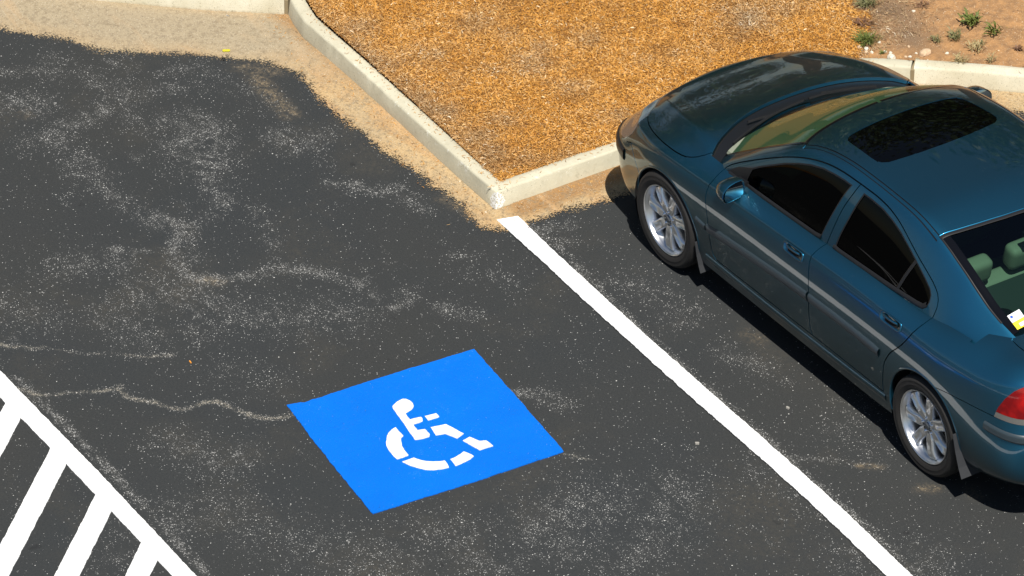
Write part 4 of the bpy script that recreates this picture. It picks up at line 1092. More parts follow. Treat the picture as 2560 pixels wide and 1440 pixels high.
def pre(bm_):
    fs = list(bm_.faces); C = np.array([f_.calc_center_median() for f_ in fs]); XZc, XYc = C[:, [0, 2]], C[:, :2]
    q = dict(gs=np.min([seg_dist(XZc, L) for L in G_SIDE], 0), gt=np.min([seg_dist(XYc, L) for L in HG], 0), sm=np.minimum(seg_dist(XZc, SEAM_F), seg_dist(XZc, SEAM_R)), di=seg_dist(XYc, DI), tb=seg_dist(XYc, TRUNKB))
    for nm, P_, Q in (('tail', TAIL, XZc), ('headl', HEADL, XZc), ('df', DOORF, XZc), ('dr', DOORR, XZc), ('hood', HOODP, XYc), ('trunk', TRUNKP, XYc), ('winf', WINF, XZc), ('sail', SAIL, XZc), ('winr', WINR, XZc), ('wind', WIND, XYc), ('rear', REARG, XYc), ('sun', SUNR + [(-1.7, -.02), (-1.2, -.02)], XYc)): q[nm] = inside(Q, P_)
    return fs, q
FS, Q = pre(low)
for i_, f_ in enumerate(FS):
    c = f_.calc_center_median()
    if c.y > .6 and (math.hypot(c.x - ARCH_F[0], c.z - ARCH_F[1]) < AR or math.hypot(c.x - ARCH_R[0], c.z - ARCH_R[1]) < AR) and c.z < .72: continue
    side = c.y > .60
    top = f_.normal.z > .15
    if side and -2.65 < c.x < -.4 and Q['gs'][i_] < g: continue
    if top and Q['gt'][i_] < g * .8 and f_[regL] == 1: continue
    if c.x < -3.56 and Q['tb'][i_] < g and c.z > .72: continue
    if side and Q['sm'][i_] < g * .7: continue
    if c.x < -3.3 and Q['tail'][i_] and c.y > .50 and f_[regL] == 0:
        add('taillight' if c.z > .782 else 'taillight_clear', low, f_); continue
    if c.x > .4 and Q['headl'][i_] and c.y > .33: add('headlight', low, f_); continue
    if c.x > .50 and c.y > .36 and c.z > .655 and not Q['hood'][i_]: add('headlight', low, f_); continue
    if c.x > .70 and c.y < .27 and .50 < c.z < .69: add('grille', low, f_); continue
    if side and Q['df'][i_] and f_.normal.y > -.2 and c.y > .74: add('doorF', low, f_); continue
    if side and Q['dr'][i_] and c.y > .74: add('doorR', low, f_); continue
    if f_[regL] == 1:
        if Q['hood'][i_]: add('hood', low, f_); continue
        if -.75 < c.x < .05 and c.y < .745 and c.x < np.interp(c.y, [0, .36, .6, .74], [-.06, -.10, -.21, -.30]):
            if c.x > np.interp(c.y, [q[1] for q in densify(COWL, 3)], [q[0] for q in densify(COWL, 3)]): add('cowl', low, f_)
            continue
        if -3.0 < c.x <= -.5 and c.y < .735: continue
        if c.x < -3.09 and Q['trunk'][i_]: add('trunk', low, f_); continue
    elif c.x < -3.4 and c.y < .60 and c.z > .72: add('trunk', low, f_); continue
    zb = np.interp(c.x, [-3.7, -3.352, -3.25, -3.1, -2.84], [.72, .74, .735, .718, .672])
    if c.x < -2.8 and c.z < zb: add('rear_bumper', low, f_); continue
    if c.x > .25 and c.z < np.interp(c.x, [.30, .36, .42, .46, .52, .66, 1], [.49, .555, .605, .625, .60, .575, .60]): add('front_bumper', low, f_); continue
    add('body', low, f_)
FS, Q = pre(up)
for i_, f_ in enumerate(FS):
    c = f_.calc_center_median()
    side = f_[regU] == 0 or c.y > .575
    if side and Q['gs'][i_] < g: continue
    if side and Q['winf'][i_]: add('winF', up, f_); continue
    if side and Q['sail'][i_]: add('sail', up, f_); continue
    if side and Q['winr'][i_]: add('winR', up, f_); continue
    if side and Q['df'][i_]: add('doorF', up, f_); continue
    if side and Q['dr'][i_]: add('doorR', up, f_); continue
    if c.y < .72 and Q['wind'][i_]:
        if c.x > .05: continue
        add('windshield', up, f_); continue
    if c.y < .72 and Q['rear'][i_]:
        add('rear_window', up, f_); continue
    if c.z > 1.3 and Q['sun'][i_]: add('sunroof', up, f_); continue
    if c.z > 1.15 and -2.41 < c.x < -1.07:
        dd = Q['di'][i_]; outside = c.y > np.interp(-c.x, [-q[0] for q in DITCH], [q[1] for q in DITCH])
        if outside and .004 < dd < .022: add('roof_moulding', up, f_); continue
        if (outside and dd < .028) or (not outside and dd < .002): add('ditch', up, f_); continue
    add('roof', up, f_)
low.free(); up.free()

OFF = Vector((1.36, 0, 0))
car = empty('parked_car', (-1.36, 0, 0)); tag(car, 'dark teal blue four-door sedan parked beside the straw bed, sunroof and silver alloy wheels', 'car')

def make_part(name, key, mat, parent, sides=(1,), rim=.012, push=0., keep=None, flat_rim=True):
    """build a panel from the cut shell; sides (1, -1) joins both halves in one mesh, (s,) one half"""
    d = parts[key]; co0 = np.array(d['co']); no0 = np.array(d['no'])
    V, F, N = [], [], []
    for s in sides:
        m = np.array([1, s, 1]); co = (co0 + no0 * push) * m + np.array(OFF); no = no0 * m; b = len(V)
        if len(sides) == 2 and s == -1:
            mp = {}
            for i in range(len(co)):
                if abs(co0[i][1]) < 1e-5: mp[i] = i
                else: mp[i] = len(V); V.append(co[i]); 
            nn = {mp[i]: no[i] for i in range(len(co))}
            NV.update(nn)
        else:
            mp = {i: i + b for i in range(len(co))}; V += list(co); NV = {i + b: no[i] for i in range(len(co))}
        faces = [tuple(mp[i] for i in q) for q in d['f']]
        if s == -1: faces = [q[::-1] for q in faces]
        F += faces
    nmain = len(F)
    cnt = {}
    for q in F:
        for a, b in zip(q, q[1:] + q[:1]): cnt[(a, b)] = cnt.get((a, b), 0) + 1
    ring = {}
    V = [Vector(v) for v in V]
    rimf = []
    if rim:
        for (a, b) in list(cnt):
            if (b, a) in cnt: continue
            if abs(V[a].y) < 1e-4 and abs(V[b].y) < 1e-4: continue
            for k in (a, b):
                if k not in ring: ring[k] = len(V); V.append(V[k] - Vector(NV[k]) * rim)
            rimf.append((b, a, ring[a], ring[b]))
    o = mesh_obj(name, [tuple(v) for v in V], F + rimf, mat, parent)
    me = o.data; nl = []
    for k, p in enumerate(me.polygons):
        for li in p.loop_indices:
            if k < nmain: nl.append(tuple(NV[me.loops[li].vertex_index]))
            else: nl.append(tuple(p.normal))
    me.normals_split_custom_set(nl)
    return o

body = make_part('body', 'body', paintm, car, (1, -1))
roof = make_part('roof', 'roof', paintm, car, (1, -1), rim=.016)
for s_d in (1, -1):
    make_part('roof_gutter', 'ditch', blackpl, roof, (s_d,), rim=0, push=-.006)
    make_part('roof_moulding', 'roof_moulding', paintm, roof, (s_d,), rim=.006, push=-.0025)
hood = make_part('hood', 'hood', paintm, car, (1, -1), rim=.02)
make_part('trunk_lid', 'trunk', paintm, car, (1, -1), rim=.02)
make_part('front_bumper', 'front_bumper', paintm, car, (1, -1)); rb = make_part('rear_bumper', 'rear_bumper', paintm, car, (1, -1))
if 'grille' in parts: make_part('grille', 'grille', blackpl, car, (1, -1), push=-.015)
make_part('cowl', 'cowl', blackpl, car, (1, -1), rim=.02, push=-.024)
make_part('windshield', 'windshield', glass_front, car, (1, -1), rim=.005, push=-.003)
make_part('rear_window', 'rear_window', glass_rear, car, (1, -1), rim=.005, push=-.004)
make_part('sunroof', 'sunroof', black_glass, roof, (1, -1), rim=.008, push=-.003)

# seals: strips laid along an outline on the glasshouse surface
from mathutils.bvhtree import BVHTree
def bvh(G):
    nu, nv = G.shape[:2]; V = [Vector(q) for q in G.reshape(-1, 3)]
    return BVHTree.FromPolygons(V, [(i * nv + j, (i + 1) * nv + j, (i + 1) * nv + j + 1, i * nv + j + 1) for i in range(nu - 1) for j in range(nv - 1)])
BG, BL = bvh(GG), bvh(LG)
def onto(p2, ax, tree):
    if ax == XZ: h = tree.ray_cast(Vector((p2[0], 2, p2[1])), Vector((0, -1, 0)))
    else: h = tree.ray_cast(Vector((p2[0], p2[1], 3)), Vector((0, 0, -1)))
    if h[0] is None: return None
    n = h[1]
    if (ax == XZ and n.y < 0) or (ax == XY and n.z < 0): n = -n
    return h[0], n
def strip(name, line, ax, tree, w0, w1, hgt, mat, parent, side=1, step=.02, base=0., closed=False, prof=None, both=False):
    """moulding with a rounded section from offset w0 to w1 of a traced line"""
    L = resample(line, step, closed); 
    if closed: L = np.vstack([L, L[:1]])
    t = np.gradient(L, axis=0); t /= np.maximum(np.hypot(*t.T), 1e-9)[:, None]; nn = np.stack([-t[:, 1], t[:, 0]], -1)
    K = 7; V = []; ok = []
    for q, m in zip(L, nn):
        row = []
        for k in range(K):
            s = k / (K - 1); h = onto(q + m * (w0 + (w1 - w0) * s), ax, tree)
            if h is None: row = None; break
            e = base + hgt * (prof(s) if prof else math.sin(math.pi * s) ** .55)
            row.append(h[0] + h[1] * e + Vector(OFF))
        if row: V.append(row)
    VV, F = [], []
    for sd in ((1, -1) if both else (side,)):
        b0 = len(VV)
        VV += [(p.x, p.y * sd, p.z) for r_ in V for p in r_]
        for i in range(len(V) - 1):
            for k in range(K - 1):
                a = b0 + i * K + k; q = (a, a + K, a + K + 1, a + 1); F.append(q if sd > 0 else q[::-1])
    o = mesh_obj(name, VV, F, mat, parent)
    # outward orientation
    p0 = o.data.polygons[len(o.data.polygons) // 2 if not both else 3]
    c = p0.center; outw = Vector((0, c.y, .2)) if ax == XZ else Vector((0, 0, 1))
    if p0.normal.dot(outw) < 0: o.data.flip_normals()
    return o
def frame_plate(name, outer_line, ax, tree, w, mat, parent, lift, both=True, **kw):
    return strip(name, outer_line, ax, tree, 0, w, .0005, mat, parent, base=lift, both=both, prof=lambda s: 1 if 0 < s < 1 else -4, **kw)
# black frit bands printed round the glass edges
for s_d in (1, -1):
    frame_plate('windshield_frit', PILLAR[:-1], XY, BG, -.026, frit, car, -.0005, both=False, side=s_d)
    frame_plate('rear_window_frit', RSIDE[:-1], XY, BG, .048, frit, car, -.0015, both=False, side=s_d)
    strip('rear_window_seal', RSIDE[:-2], XY, BG, .004, -.006, .002, rubber, car, base=.0005, side=s_d)
frame_plate('windshield_top_frit', HEADER, XY, BG, -.035, frit, car, -.0005)
strip('rear_window_top_seal', RHEAD, XY, BG, .001, .024, .0015, rubber, car, base=.0005, both=True)

strip('roof_edge', RHEAD, XY, BG, -.012, .0, .0045, paintm, roof, base=-.001, both=True)
strip('hood_edge', HREAR, XY, BL, .003, .013, .0014, paintm, hood, base=-.001, both=True)
# doors with everything that hangs on them
def door_set(sd):
    res = []
    for key, win, WP, belt, lab in (('doorF', 'winF', WINF, [(-.535, .880), (-.70, .886), (-1.1, .903), (-1.44, .920), (-1.50, .930)], 'front'),
                              ('doorR', 'winR', WINR, [(-1.625, .934), (-1.68, .930), (-1.95, .944), (-2.2, .955), (-2.44, .967), (-2.50, .974), (-2.532, 1.0)], 'rear')):
        d = make_part('door', key, paintm, car, (sd,), rim=.014); res.append(d)
        make_part('window', win, glass_side, d, (sd,), rim=.005, push=-.006)
        strip('window_seal', WP, XZ, BG, -.001, .009, .0015, rubber, d, sd, closed=True, base=-.002)
        strip('belt_moulding', belt, XZ, BG, .002, -.030, .008, rubber, d, sd, base=-.001)
    f_, r_ = res
    for d_, ln in ((f_, D_TOP1), (r_, D_TOP2[:12]), (f_, D_B[6:])): strip('door_gap_backing', ln, XZ, BG, -.016, .016, .0005, rubber, d_, sd, base=-.016)  # black backing added behind the door gaps so no interior light shows through
    make_part('mirror_base', 'sail', blackpl, f_, (sd,), rim=.008)
    strip('quarter_divider', [(-2.245, .957), (-2.283, 1.07), (-2.330, 1.19)], XZ, BG, -.012, .012, .004, rubber, r_, sd, base=-.002)
    # protective mouldings
    mp = lambda s: min(1, s / .12, (1 - s) / .3) ** .7
    strip('side_moulding', [(-.475, .512), (-.6, .528), (-.80, .545), (-.988, .562), (-1.25, .582), (-1.545, .597)], XZ, BL, -.036, .036, .011, trimm, f_, sd, prof=mp)
    strip('side_moulding', [(-1.563, .598), (-1.8, .605), (-2.05, .606), (-2.18, .603), (-2.275, .597)], XZ, BL, -.034, .034, .011, trimm, r_, sd, prof=mp)
    strip('side_moulding', [(-.352, .520), (-.38, .516), (-.42, .510), (-.455, .509)], XZ, BL, -.022, .024, .010, trimm, car, sd, prof=mp, step=.01)
    # recessed handles
    for x, z, par in ((-1.39, .833, f_), (-2.375, .872, r_)):
        h, n = onto((x, z), XZ, BL); n = Vector((n.x, n.y, n.z)).normalized(); tx = Vector((1, 0, -.03)); tx = (tx - n * tx.dot(n)).normalized(); tz = n.cross(tx)
        if tz.z < 0: tz = -tz
        def rr(a, b, off, k=28, ex=4.5):
            out = []
            for i in range(k):
                t = 2 * math.pi * i / k; cs, sn = math.cos(t), math.sin(t)
                out.append(h + tx * a * math.copysign(abs(cs) ** (2 / ex), cs) + tz * b * math.copysign(abs(sn) ** (2 / ex), sn) + n * off)
            return out
        rings = [rr(.104, .034, .000), rr(.104, .034, .004), rr(.098, .029, .0065), rr(.090, .024, .003), rr(.088, .022, .001)]
        V = [p + OFF for q in rings for p in q]; K = 28; F = [(a * K + i, a * K + (i + 1) % K, (a + 1) * K + (i + 1) % K, (a + 1) * K + i) for a in range(4) for i in range(K)]
        F.append(tuple(range(4 * K, 5 * K)))
        hd = mesh_obj('handle', [(p.x, p.y * sd, p.z) for p in V], F if sd > 0 else [q[::-1] for q in F], paintm, par)
        # dark grip slot and the painted pull bar over it
        V2 = [p + OFF - tz * .007 - tx * .010 for p in rr(.060, .011, .0045)]
        mesh_obj('handle_recess', [(p.x, p.y * sd, p.z) for p in V2], [tuple(range(28))[::sd]], dark, par)
        bar = []; Fb = []
        for i in range(9):
            t = i / 8; cx = -.066 + .132 * t; lift = .006 + .010 * math.sin(math.pi * t) ** .5
            for (a, b) in ((-.006, 0), (-.006, .007), (.006, .009), (.009, .0)):
                bar.append(h + tx * cx + tz * (a + .010) + n * (lift + b - .006) + OFF)
        for i in range(8):
            for k in range(4): a = i * 4 + k; b = i * 4 + (k + 1) % 4; Fb.append((a, b, b + 4, a + 4))
        mesh_obj('handle_bar', [(p.x, p.y * sd, p.z) for p in bar], Fb if sd > 0 else [q[::-1] for q in Fb], paintm, par)
    return res
doorsL = door_set(1); doorsR = door_set(-1)

# lamps
red = NT('red_lens'); red.P(Base_Color=(.62, .008, .012, 1), Roughness=.12); red.b.inputs['Coat Weight'].default_value = 1; red.b.inputs['Coat Roughness'].default_value = .02; 
_v = red.coord('Object'); red.P(Base_Color=red.mix(red.ramp(red.noise(_v, 9, 2, .5), .42, .6), (.20, .0015, .003), (.46, .006, .005))); red = red.m
clear = simple('clear_lens', (.30, .29, .27), .1, .5, Coat_Weight=1.0)
amber = simple('headlight_lens', (.16, .18, .19), .08, .5, Coat_Weight=1.0)
for sd in (1, -1):
    tl = make_part('taillight', 'taillight', red, car, (sd,), rim=.02, push=.004)
    make_part('reversing_lens', 'taillight_clear', clear, tl, (sd,), rim=.02, push=.003)
    make_part('headlight', 'headlight', amber, car, (sd,), rim=.02, push=.001)

# bumper trims and the sill cover
for sd in (1, -1):
    strip('bumper_trim', [(-3.285, .655), (-3.38, .652), (-3.47, .648), (-3.55, .645)], XZ, BL, -.03, .03, .012, trimm, rb, sd, prof=lambda s: min(1, s / .15, (1 - s) / .15) ** .6, step=.012)
    strip('bumper_trim', [(.52, .512), (.58, .516), (.66, .52), (.74, .523), (.80, .525)], XZ, BL, -.045, .045, .010, blackpl, car, sd, prof=lambda s: min(1, s / .15, (1 - s) / .15) ** .6, step=.012)
    strip('sill', [(-.43, .276), (-.9, .272), (-1.5, .274), (-2.0, .283), (-2.32, .293)], XZ, BL, -.030, .020, .005, paintm, car, sd)

# inner dark hull so that panel gaps look into a cavity
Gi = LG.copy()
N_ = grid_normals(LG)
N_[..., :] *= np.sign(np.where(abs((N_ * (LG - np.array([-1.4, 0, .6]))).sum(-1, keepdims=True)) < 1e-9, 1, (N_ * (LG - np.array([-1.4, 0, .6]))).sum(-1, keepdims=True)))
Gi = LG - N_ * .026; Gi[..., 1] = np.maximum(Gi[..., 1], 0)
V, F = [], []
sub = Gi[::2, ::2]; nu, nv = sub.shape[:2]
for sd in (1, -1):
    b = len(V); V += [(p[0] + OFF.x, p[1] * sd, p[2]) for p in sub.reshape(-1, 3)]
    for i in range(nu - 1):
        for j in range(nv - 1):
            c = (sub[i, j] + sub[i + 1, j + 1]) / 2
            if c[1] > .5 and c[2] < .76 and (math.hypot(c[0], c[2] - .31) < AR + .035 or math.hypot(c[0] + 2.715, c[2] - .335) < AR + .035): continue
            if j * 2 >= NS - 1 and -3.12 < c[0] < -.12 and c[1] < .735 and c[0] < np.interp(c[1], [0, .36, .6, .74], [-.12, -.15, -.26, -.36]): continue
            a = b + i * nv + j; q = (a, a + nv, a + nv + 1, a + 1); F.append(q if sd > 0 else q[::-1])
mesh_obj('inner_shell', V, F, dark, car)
# underside and arch liners
def boxm(name, x0, x1, y0, y1, z0, z1, mat, parent, bev=.0, off=OFF):
    bm = bmesh.new(); bmesh.ops.create_cube(bm, size=1)
    for v in bm.verts: v.co = Vector(((x0 + x1) / 2 + v.co.x * (x1 - x0), (y0 + y1) / 2 + v.co.y * (y1 - y0), (z0 + z1) / 2 + v.co.z * (z1 - z0))) + off
    if bev: bmesh.ops.bevel(bm, geom=bm.edges[:], offset=bev, segments=4, affect='EDGES', profile=.6)
    me = bpy.data.meshes.new(name); bm.to_mesh(me); bm.free(); me.materials.append(mat)
    for p in me.polygons: p.use_smooth = bool(bev)
    o = bpy.data.objects.new(name, me); COL.objects.link(o); o.parent = parent; return o
boxm('floor_pan', -3.45, .62, -.56, .56, .20, .26, dark, car); boxm('floor_edge', -2.33, -.38, -.80, .80, .21, .255, dark, car)
for (cx, cz) in (ARCH_F, ARCH_R):
    for sd in (1, -1):
        V, F = [], []; K = 40
        for i in range(K + 1):
            a = math.radians(-25) + math.radians(230) * i / K
            for y in (.52, .868): V.append((cx + (AR + .012) * math.cos(a) + OFF.x, y * sd, cz + (AR + .012) * math.sin(a)))
        for i in range(K): F.append((2 * i, 2 * i + 1, 2 * i + 3, 2 * i + 2))
        V.append((cx + OFF.x, .52 * sd, cz)); c_i = len(V) - 1
        for i in range(K): F.append((2 * i, 2 * i + 2, c_i))
        mesh_obj('wheel_arch_liner', V, F, dark, car)
        # rolled arch lip
        V, F = [], []; K = 60
        for i in range(K + 1):
            a = math.radians(-14) + math.radians(208) * i / K
            q = (cx + AR * math.cos(a), cz + AR * math.sin(a)); h = onto((cx + (AR + .006) * math.cos(a), cz + (AR + .006) * math.sin(a)), XZ, BL)
            if h is None or q[1] < .23: continue
            y = h[0].y
            for (dr, dy) in ((.014, .0005), (.006, .004), (-.002, .002), (-.004, -.006), (-.002, -.03)):
                hh = onto((cx + (AR + max(dr, .002)) * math.cos(a), cz + (AR + max(dr, .002)) * math.sin(a)), XZ, BL)
                yy = (hh[0].y if hh else y) + dy
                V.append((cx + (AR + dr) * math.cos(a) + OFF.x, yy * sd, cz + (AR + dr) * math.sin(a)))
        for i in range(len(V) // 5 - 1):
            for k in range(4): a = i * 5 + k; q = (a, a + 1, a + 6, a + 5); F.append(q[::-1] if sd > 0 else q)
        mesh_obj('arch_lip', V, F, paintm, car)

# ------------------------------------------------------------------ wheels
def lathe(name, prof, mat, parent, K=72, closed=False):
    V, F = [], []; n = len(prof)
    for i in range(K):
        a = 2 * math.pi * i / K
        for r_, y in prof: V.append((r_ * math.cos(a), y, r_ * math.sin(a)))
    for i in range(K):
        for k in range(n - 1 if not closed else n):
            a = i * n + k; b = i * n + (k + 1) % n; c = ((i + 1) % K) * n + (k + 1) % n; d = ((i + 1) % K) * n + k
            F.append((a, b, c, d))
    o = mesh_obj(name, V, F, mat, parent); bmr = bmesh.new(); bmr.from_mesh(o.data); bmesh.ops.recalc_face_normals(bmr, faces=bmr.faces[:]); bmr.to_mesh(o.data); bmr.free()
    return o
def wheel(parent):
    w = empty('wheel', (0, 0, 0)); w.parent = parent
    # tyre with sidewall steps and four tread grooves
    pr = [(.229, .088), (.233, .100), (.240, .106), (.250, .112), (.262, .1155), (.266, .1175), (.270, .116), (.288, .116), (.291, .1175), (.300, .112), (.309, .102), (.315, .088)]
    for yb in (.066, .030, -.006, -.042):
        pr += [(.318, yb + .012), (.318, yb), (.311, yb - .001), (.311, yb - .008), (.318, yb - .009)]
    pr += [(.318, -.062), (.315, -.088), (.309, -.102), (.300, -.112), (.270, -.118), (.245, -.110), (.229, -.095)]
    ty = lathe('tyre', pr, tyre_m, w, 96, True)
    rim_ = lathe('rim', [(.226, -.09), (.212, -.075), (.200, -.03), (.196, .03), (.205, .066), (.214, .080), (.219, .088), (.222, .100), (.227, .107), (.231, .107), (.233, .103), (.233, .095)], alloy, w, 96)
    rim_.data.set_sharp_from_angle(angle=math.radians(60))
    # seven flared spokes, each with a leaf-shaped hollow
    V, F = [], []
    NR, NA = 22, 13; ns = 7
    for s in range(ns):
        a0 = 2 * math.pi * (s + .18) / ns; b = len(V)
        for i in range(NR):
            t = i / (NR - 1); r_ = .046 + (.209 - .046) * t
            full = math.pi / ns * r_ * .99
            wd = min(full, np.interp(r_, [.046, .075, .11, .15, .18, .209], [.034, .037, .035, .034, .037, .042]))
            face = np.interp(r_, [.046, .09, .15, .19, .209], [.078, .084, .090, .089, .082])
            for k in range(NA):
                e = -1 + 2 * k / (NA - 1)
                lens = max(0, 1 - ((t - .66) / .36) ** 2) if t > .25 else 0
                hol = .013 * lens * max(0, 1 - (abs(e) / .62) ** 2)
                ridge = .002 * lens * max(0, 1 - abs(abs(e) - .72) / .2)
                edge_ = .012 * max(0, abs(e) - .80) / .2
                y = face - hol + ridge - edge_
                ang = a0 + (e * wd) / r_
                V.append((r_ * math.cos(ang), y, r_ * math.sin(ang)))
            for e in (-1, 1):
                ang = a0 + e * wd * .95 / r_; V.append((r_ * math.cos(ang), face - .045, r_ * math.sin(ang)))
        R_ = NA + 2
        for i in range(NR - 1):
            for k in range(NA - 1): q = b + i * R_ + k; F.append((q, q + 1, q + R_ + 1, q + R_))
            q = b + i * R_; F.append((q + NA, q, q + R_, q + R_ + NA)); F.append((q + NA - 1, q + NA + 1, q + R_ + NA + 1, q + R_ + NA - 1))
    sp = mesh_obj('spokes', V, F, alloy, rim_)
    bmr = bmesh.new(); bmr.from_mesh(sp.data); bmesh.ops.recalc_face_normals(bmr, faces=bmr.faces[:]); bmr.to_mesh(sp.data); bmr.free()
    if sum(1 for p in sp.data.polygons if p.normal.y > .5) < sum(1 for p in sp.data.polygons if p.normal.y < -.5): sp.data.flip_normals()
    sp.data.set_sharp_from_angle(angle=math.radians(48))
    hub = lathe('hub', [(.0, .079), (.018, .0795), (.026, .078), (.031, .074), (.033, .068), (.040, .069), (.060, .0735), (.068, .072), (.070, .055)], alloy, rim_, 48)
    lathe('hub_cap', [(.0, .085), (.020, .0845), (.026, .082), (.028, .076)], simple('hub_cap_grey', (.20, .22, .25), .25, .8) if 'hub_cap_grey' not in bpy.data.materials else bpy.data.materials['hub_cap_grey'], hub, 32)
    for k in range(5):
        a = 2 * math.pi * (k + .25) / 5; V, F = [], []
        cx, cz = .049 * math.cos(a), .049 * math.sin(a)
        prof = [(.0125, .070), (.0125, .074), (.0095, .076), (.0085, .084), (.006, .087), (.0, .0875)]
        for i in range(12):
            t = 2 * math.pi * i / 12
            for r_, y in prof: V.append((cx + r_ * math.cos(t), y, cz + r_ * math.sin(t)))
        n = len(prof)
        for i in range(12):
            for j in range(n - 1): F.append((i * n + j, i * n + j + 1, ((i + 1) % 12) * n + j + 1, ((i + 1) % 12) * n + j))
        mesh_obj('lug_bolt', V, F, chrome, hub)
    lathe('brake_disc', [(.05, .02), (.145, .02), (.148, .016), (.148, .0), (.05, .0)], alloy2, w, 48)
    lathe('wheel_back', [(.0, -.02), (.205, -.02)], dark, w, 48)
    return w
def copy_tree(o, parent=None):
    c = o.copy(); COL.objects.link(c); c.parent = parent
    for ch in list(o.children): copy_tree(ch, c)
    return c
w0 = wheel(car)
for k, (x, sd, rot) in enumerate(((0, 1, .0), (-2.715, 1, .22), (0, -1, .5), (-2.715, -1, 1.1))):
    w = w0 if k == 0 else copy_tree(w0, car)
    w.location = (x + OFF.x, .779 * sd, .318); w.rotation_euler = (0, rot, 0 if sd > 0 else math.pi)

# mud flaps: thin moulded plates behind each wheel
def flap(pts, y0, y1, name='mud_flap', th=.007):
    for sd in (1, -1):
        n = len(pts); V = [(x + OFF.x, sd * np.interp(z, [.14, .5], [y1 - .006, y1 + .008]), z) for x, z in pts] + [(x + OFF.x - .012, sd * y0, z) for x, z in pts]
        # wide plate facing the wheel: spans y0..y1, thickness along x
        V2, F2 = [], []
        for x, z in pts:
            V2 += [(x + OFF.x, sd * y0, z), (x + OFF.x, sd * y1, z), (x + OFF.x - th, sd * (y1 + .002), z), (x + OFF.x - th, sd * y0, z)]
        for i in range(n - 1):
            for k in range(4): a = i * 4 + k; b = i * 4 + (k + 1) % 4; F2.append((a, b, b + 4, a + 4))
        F2 += [(0, 1, 2, 3), tuple((n - 1) * 4 + k for k in (3, 2, 1, 0))]
        o = mesh_obj(name, V2, F2, flap_m, car, smooth=False)
        bmr = bmesh.new(); bmr.from_mesh(o.data); bmesh.ops.recalc_face_normals(bmr, faces=bmr.faces[:]); bmr.to_mesh(o.data); bmr.free()
flap([(-.335, .34), (-.350, .26), (-.372, .19), (-.392, .145)], .66, .888)
flap([(-3.035, .46), (-3.060, .36), (-3.095, .26), (-3.125, .20)], .62, .912)

# ------------------------------------------------------------------ mirrors
mglass = simple('mirror_silver', (.55, .62, .64), .02, 1.0)
MSEC = [(-.078, .056), (-.082, .0), (-.080, -.045), (-.03, -.058), (.03, -.070), (.058, -.066), (.079, -.032), (.076, .0), (.055, .032), (.02, .056), (-.03, .068), (-.066, .070)]
def mirror(sd):
    root = empty('side_mirror', (-.715 + OFF.x, .878 if sd > 0 else -.955, .918 if sd > 0 else .935)); root.parent = car
    P_ = np.array(MSEC + MSEC[:3]); s = np.arange(len(P_)); q = np.linspace(1, 13, 41)[:-1]; S = pchip(s, P_, q); m = len(S); n = 18; V, F = [], []
    for i in range(n):
        t = i / (n - 1); sc = max(.02, 1 - t ** 2.6) ** .5; x = -.04 + .135 * t
        for k in range(m):
            y, z = S[k] * .95; V.append((x + y * .06, (y * sc + .006) * sd, z * sc - .012 * t))
    for i in range(n - 1):
        for k in range(m): a = i * m + k; b = i * m + (k + 1) % m; F.append((a, b, b + m, a + m))
    F.append(tuple(range((n - 1) * m, n * m)))
    rimb = len(V)
    for r_, dx in ((.93, -.003), (.84, .012)):
        for k in range(m):
            y, z = S[k]; V.append((-.04 + y * .06 + dx, (y * r_ + .006) * sd, z * r_))
    for i in range(2):
        for k in range(m):
            a0 = k if i == 0 else rimb + k; a1 = (k + 1) % m if i == 0 else rimb + (k + 1) % m; b0 = rimb + i * m
            F.append((a1, a0, b0 + k, b0 + (k + 1) % m))
    o = mesh_obj('mirror_housing', V, F, paintm, root)
    bmr = bmesh.new(); bmr.from_mesh(o.data); bmesh.ops.recalc_face_normals(bmr, faces=bmr.faces[:]); bmr.to_mesh(o.data); bmr.free()
    o.data.set_sharp_from_angle(angle=math.radians(45))
    G_ = [V[rimb + m + k] for k in range(m)]
    x0 = G_[0][0] - .012; V = [(x0, .006 * sd, 0)]; F = []
    for s in (.2, .4, .6, .8, 1):
        for x, y, z in G_: V.append((x0 + 3.4 * (z * s) ** 2 + .10 * z * s, y * s + .006 * sd * (1 - s), z * s))
    F = [(0, 1 + k, 1 + (k + 1) % m) for k in range(m)] + [(1 + i * m + k, 1 + (i + 1) * m + k, 1 + (i + 1) * m + (k + 1) % m, 1 + i * m + (k + 1) % m) for i in range(4) for k in range(m)]
    mesh_obj('mirror_glass', V, F, mglass, root)
    V = [(.05, sd * -.07, -.030), (-.02, sd * -.07, -.030), (-.02, sd * -.07, .02), (.05, sd * -.07, .02), (.075, sd * -.125, -.052), (-.015, sd * -.125, -.046), (-.015, sd * -.125, .012), (.075, sd * -.125, .008)]
    mesh_obj('mirror_arm', V, [(0, 1, 5, 4), (1, 2, 6, 5), (2, 3, 7, 6), (3, 0, 4, 7), (0, 3, 2, 1), (4, 5, 6, 7)], blackpl, root, smooth=False)
    return root
for sd in (1, -1): mirror(sd)

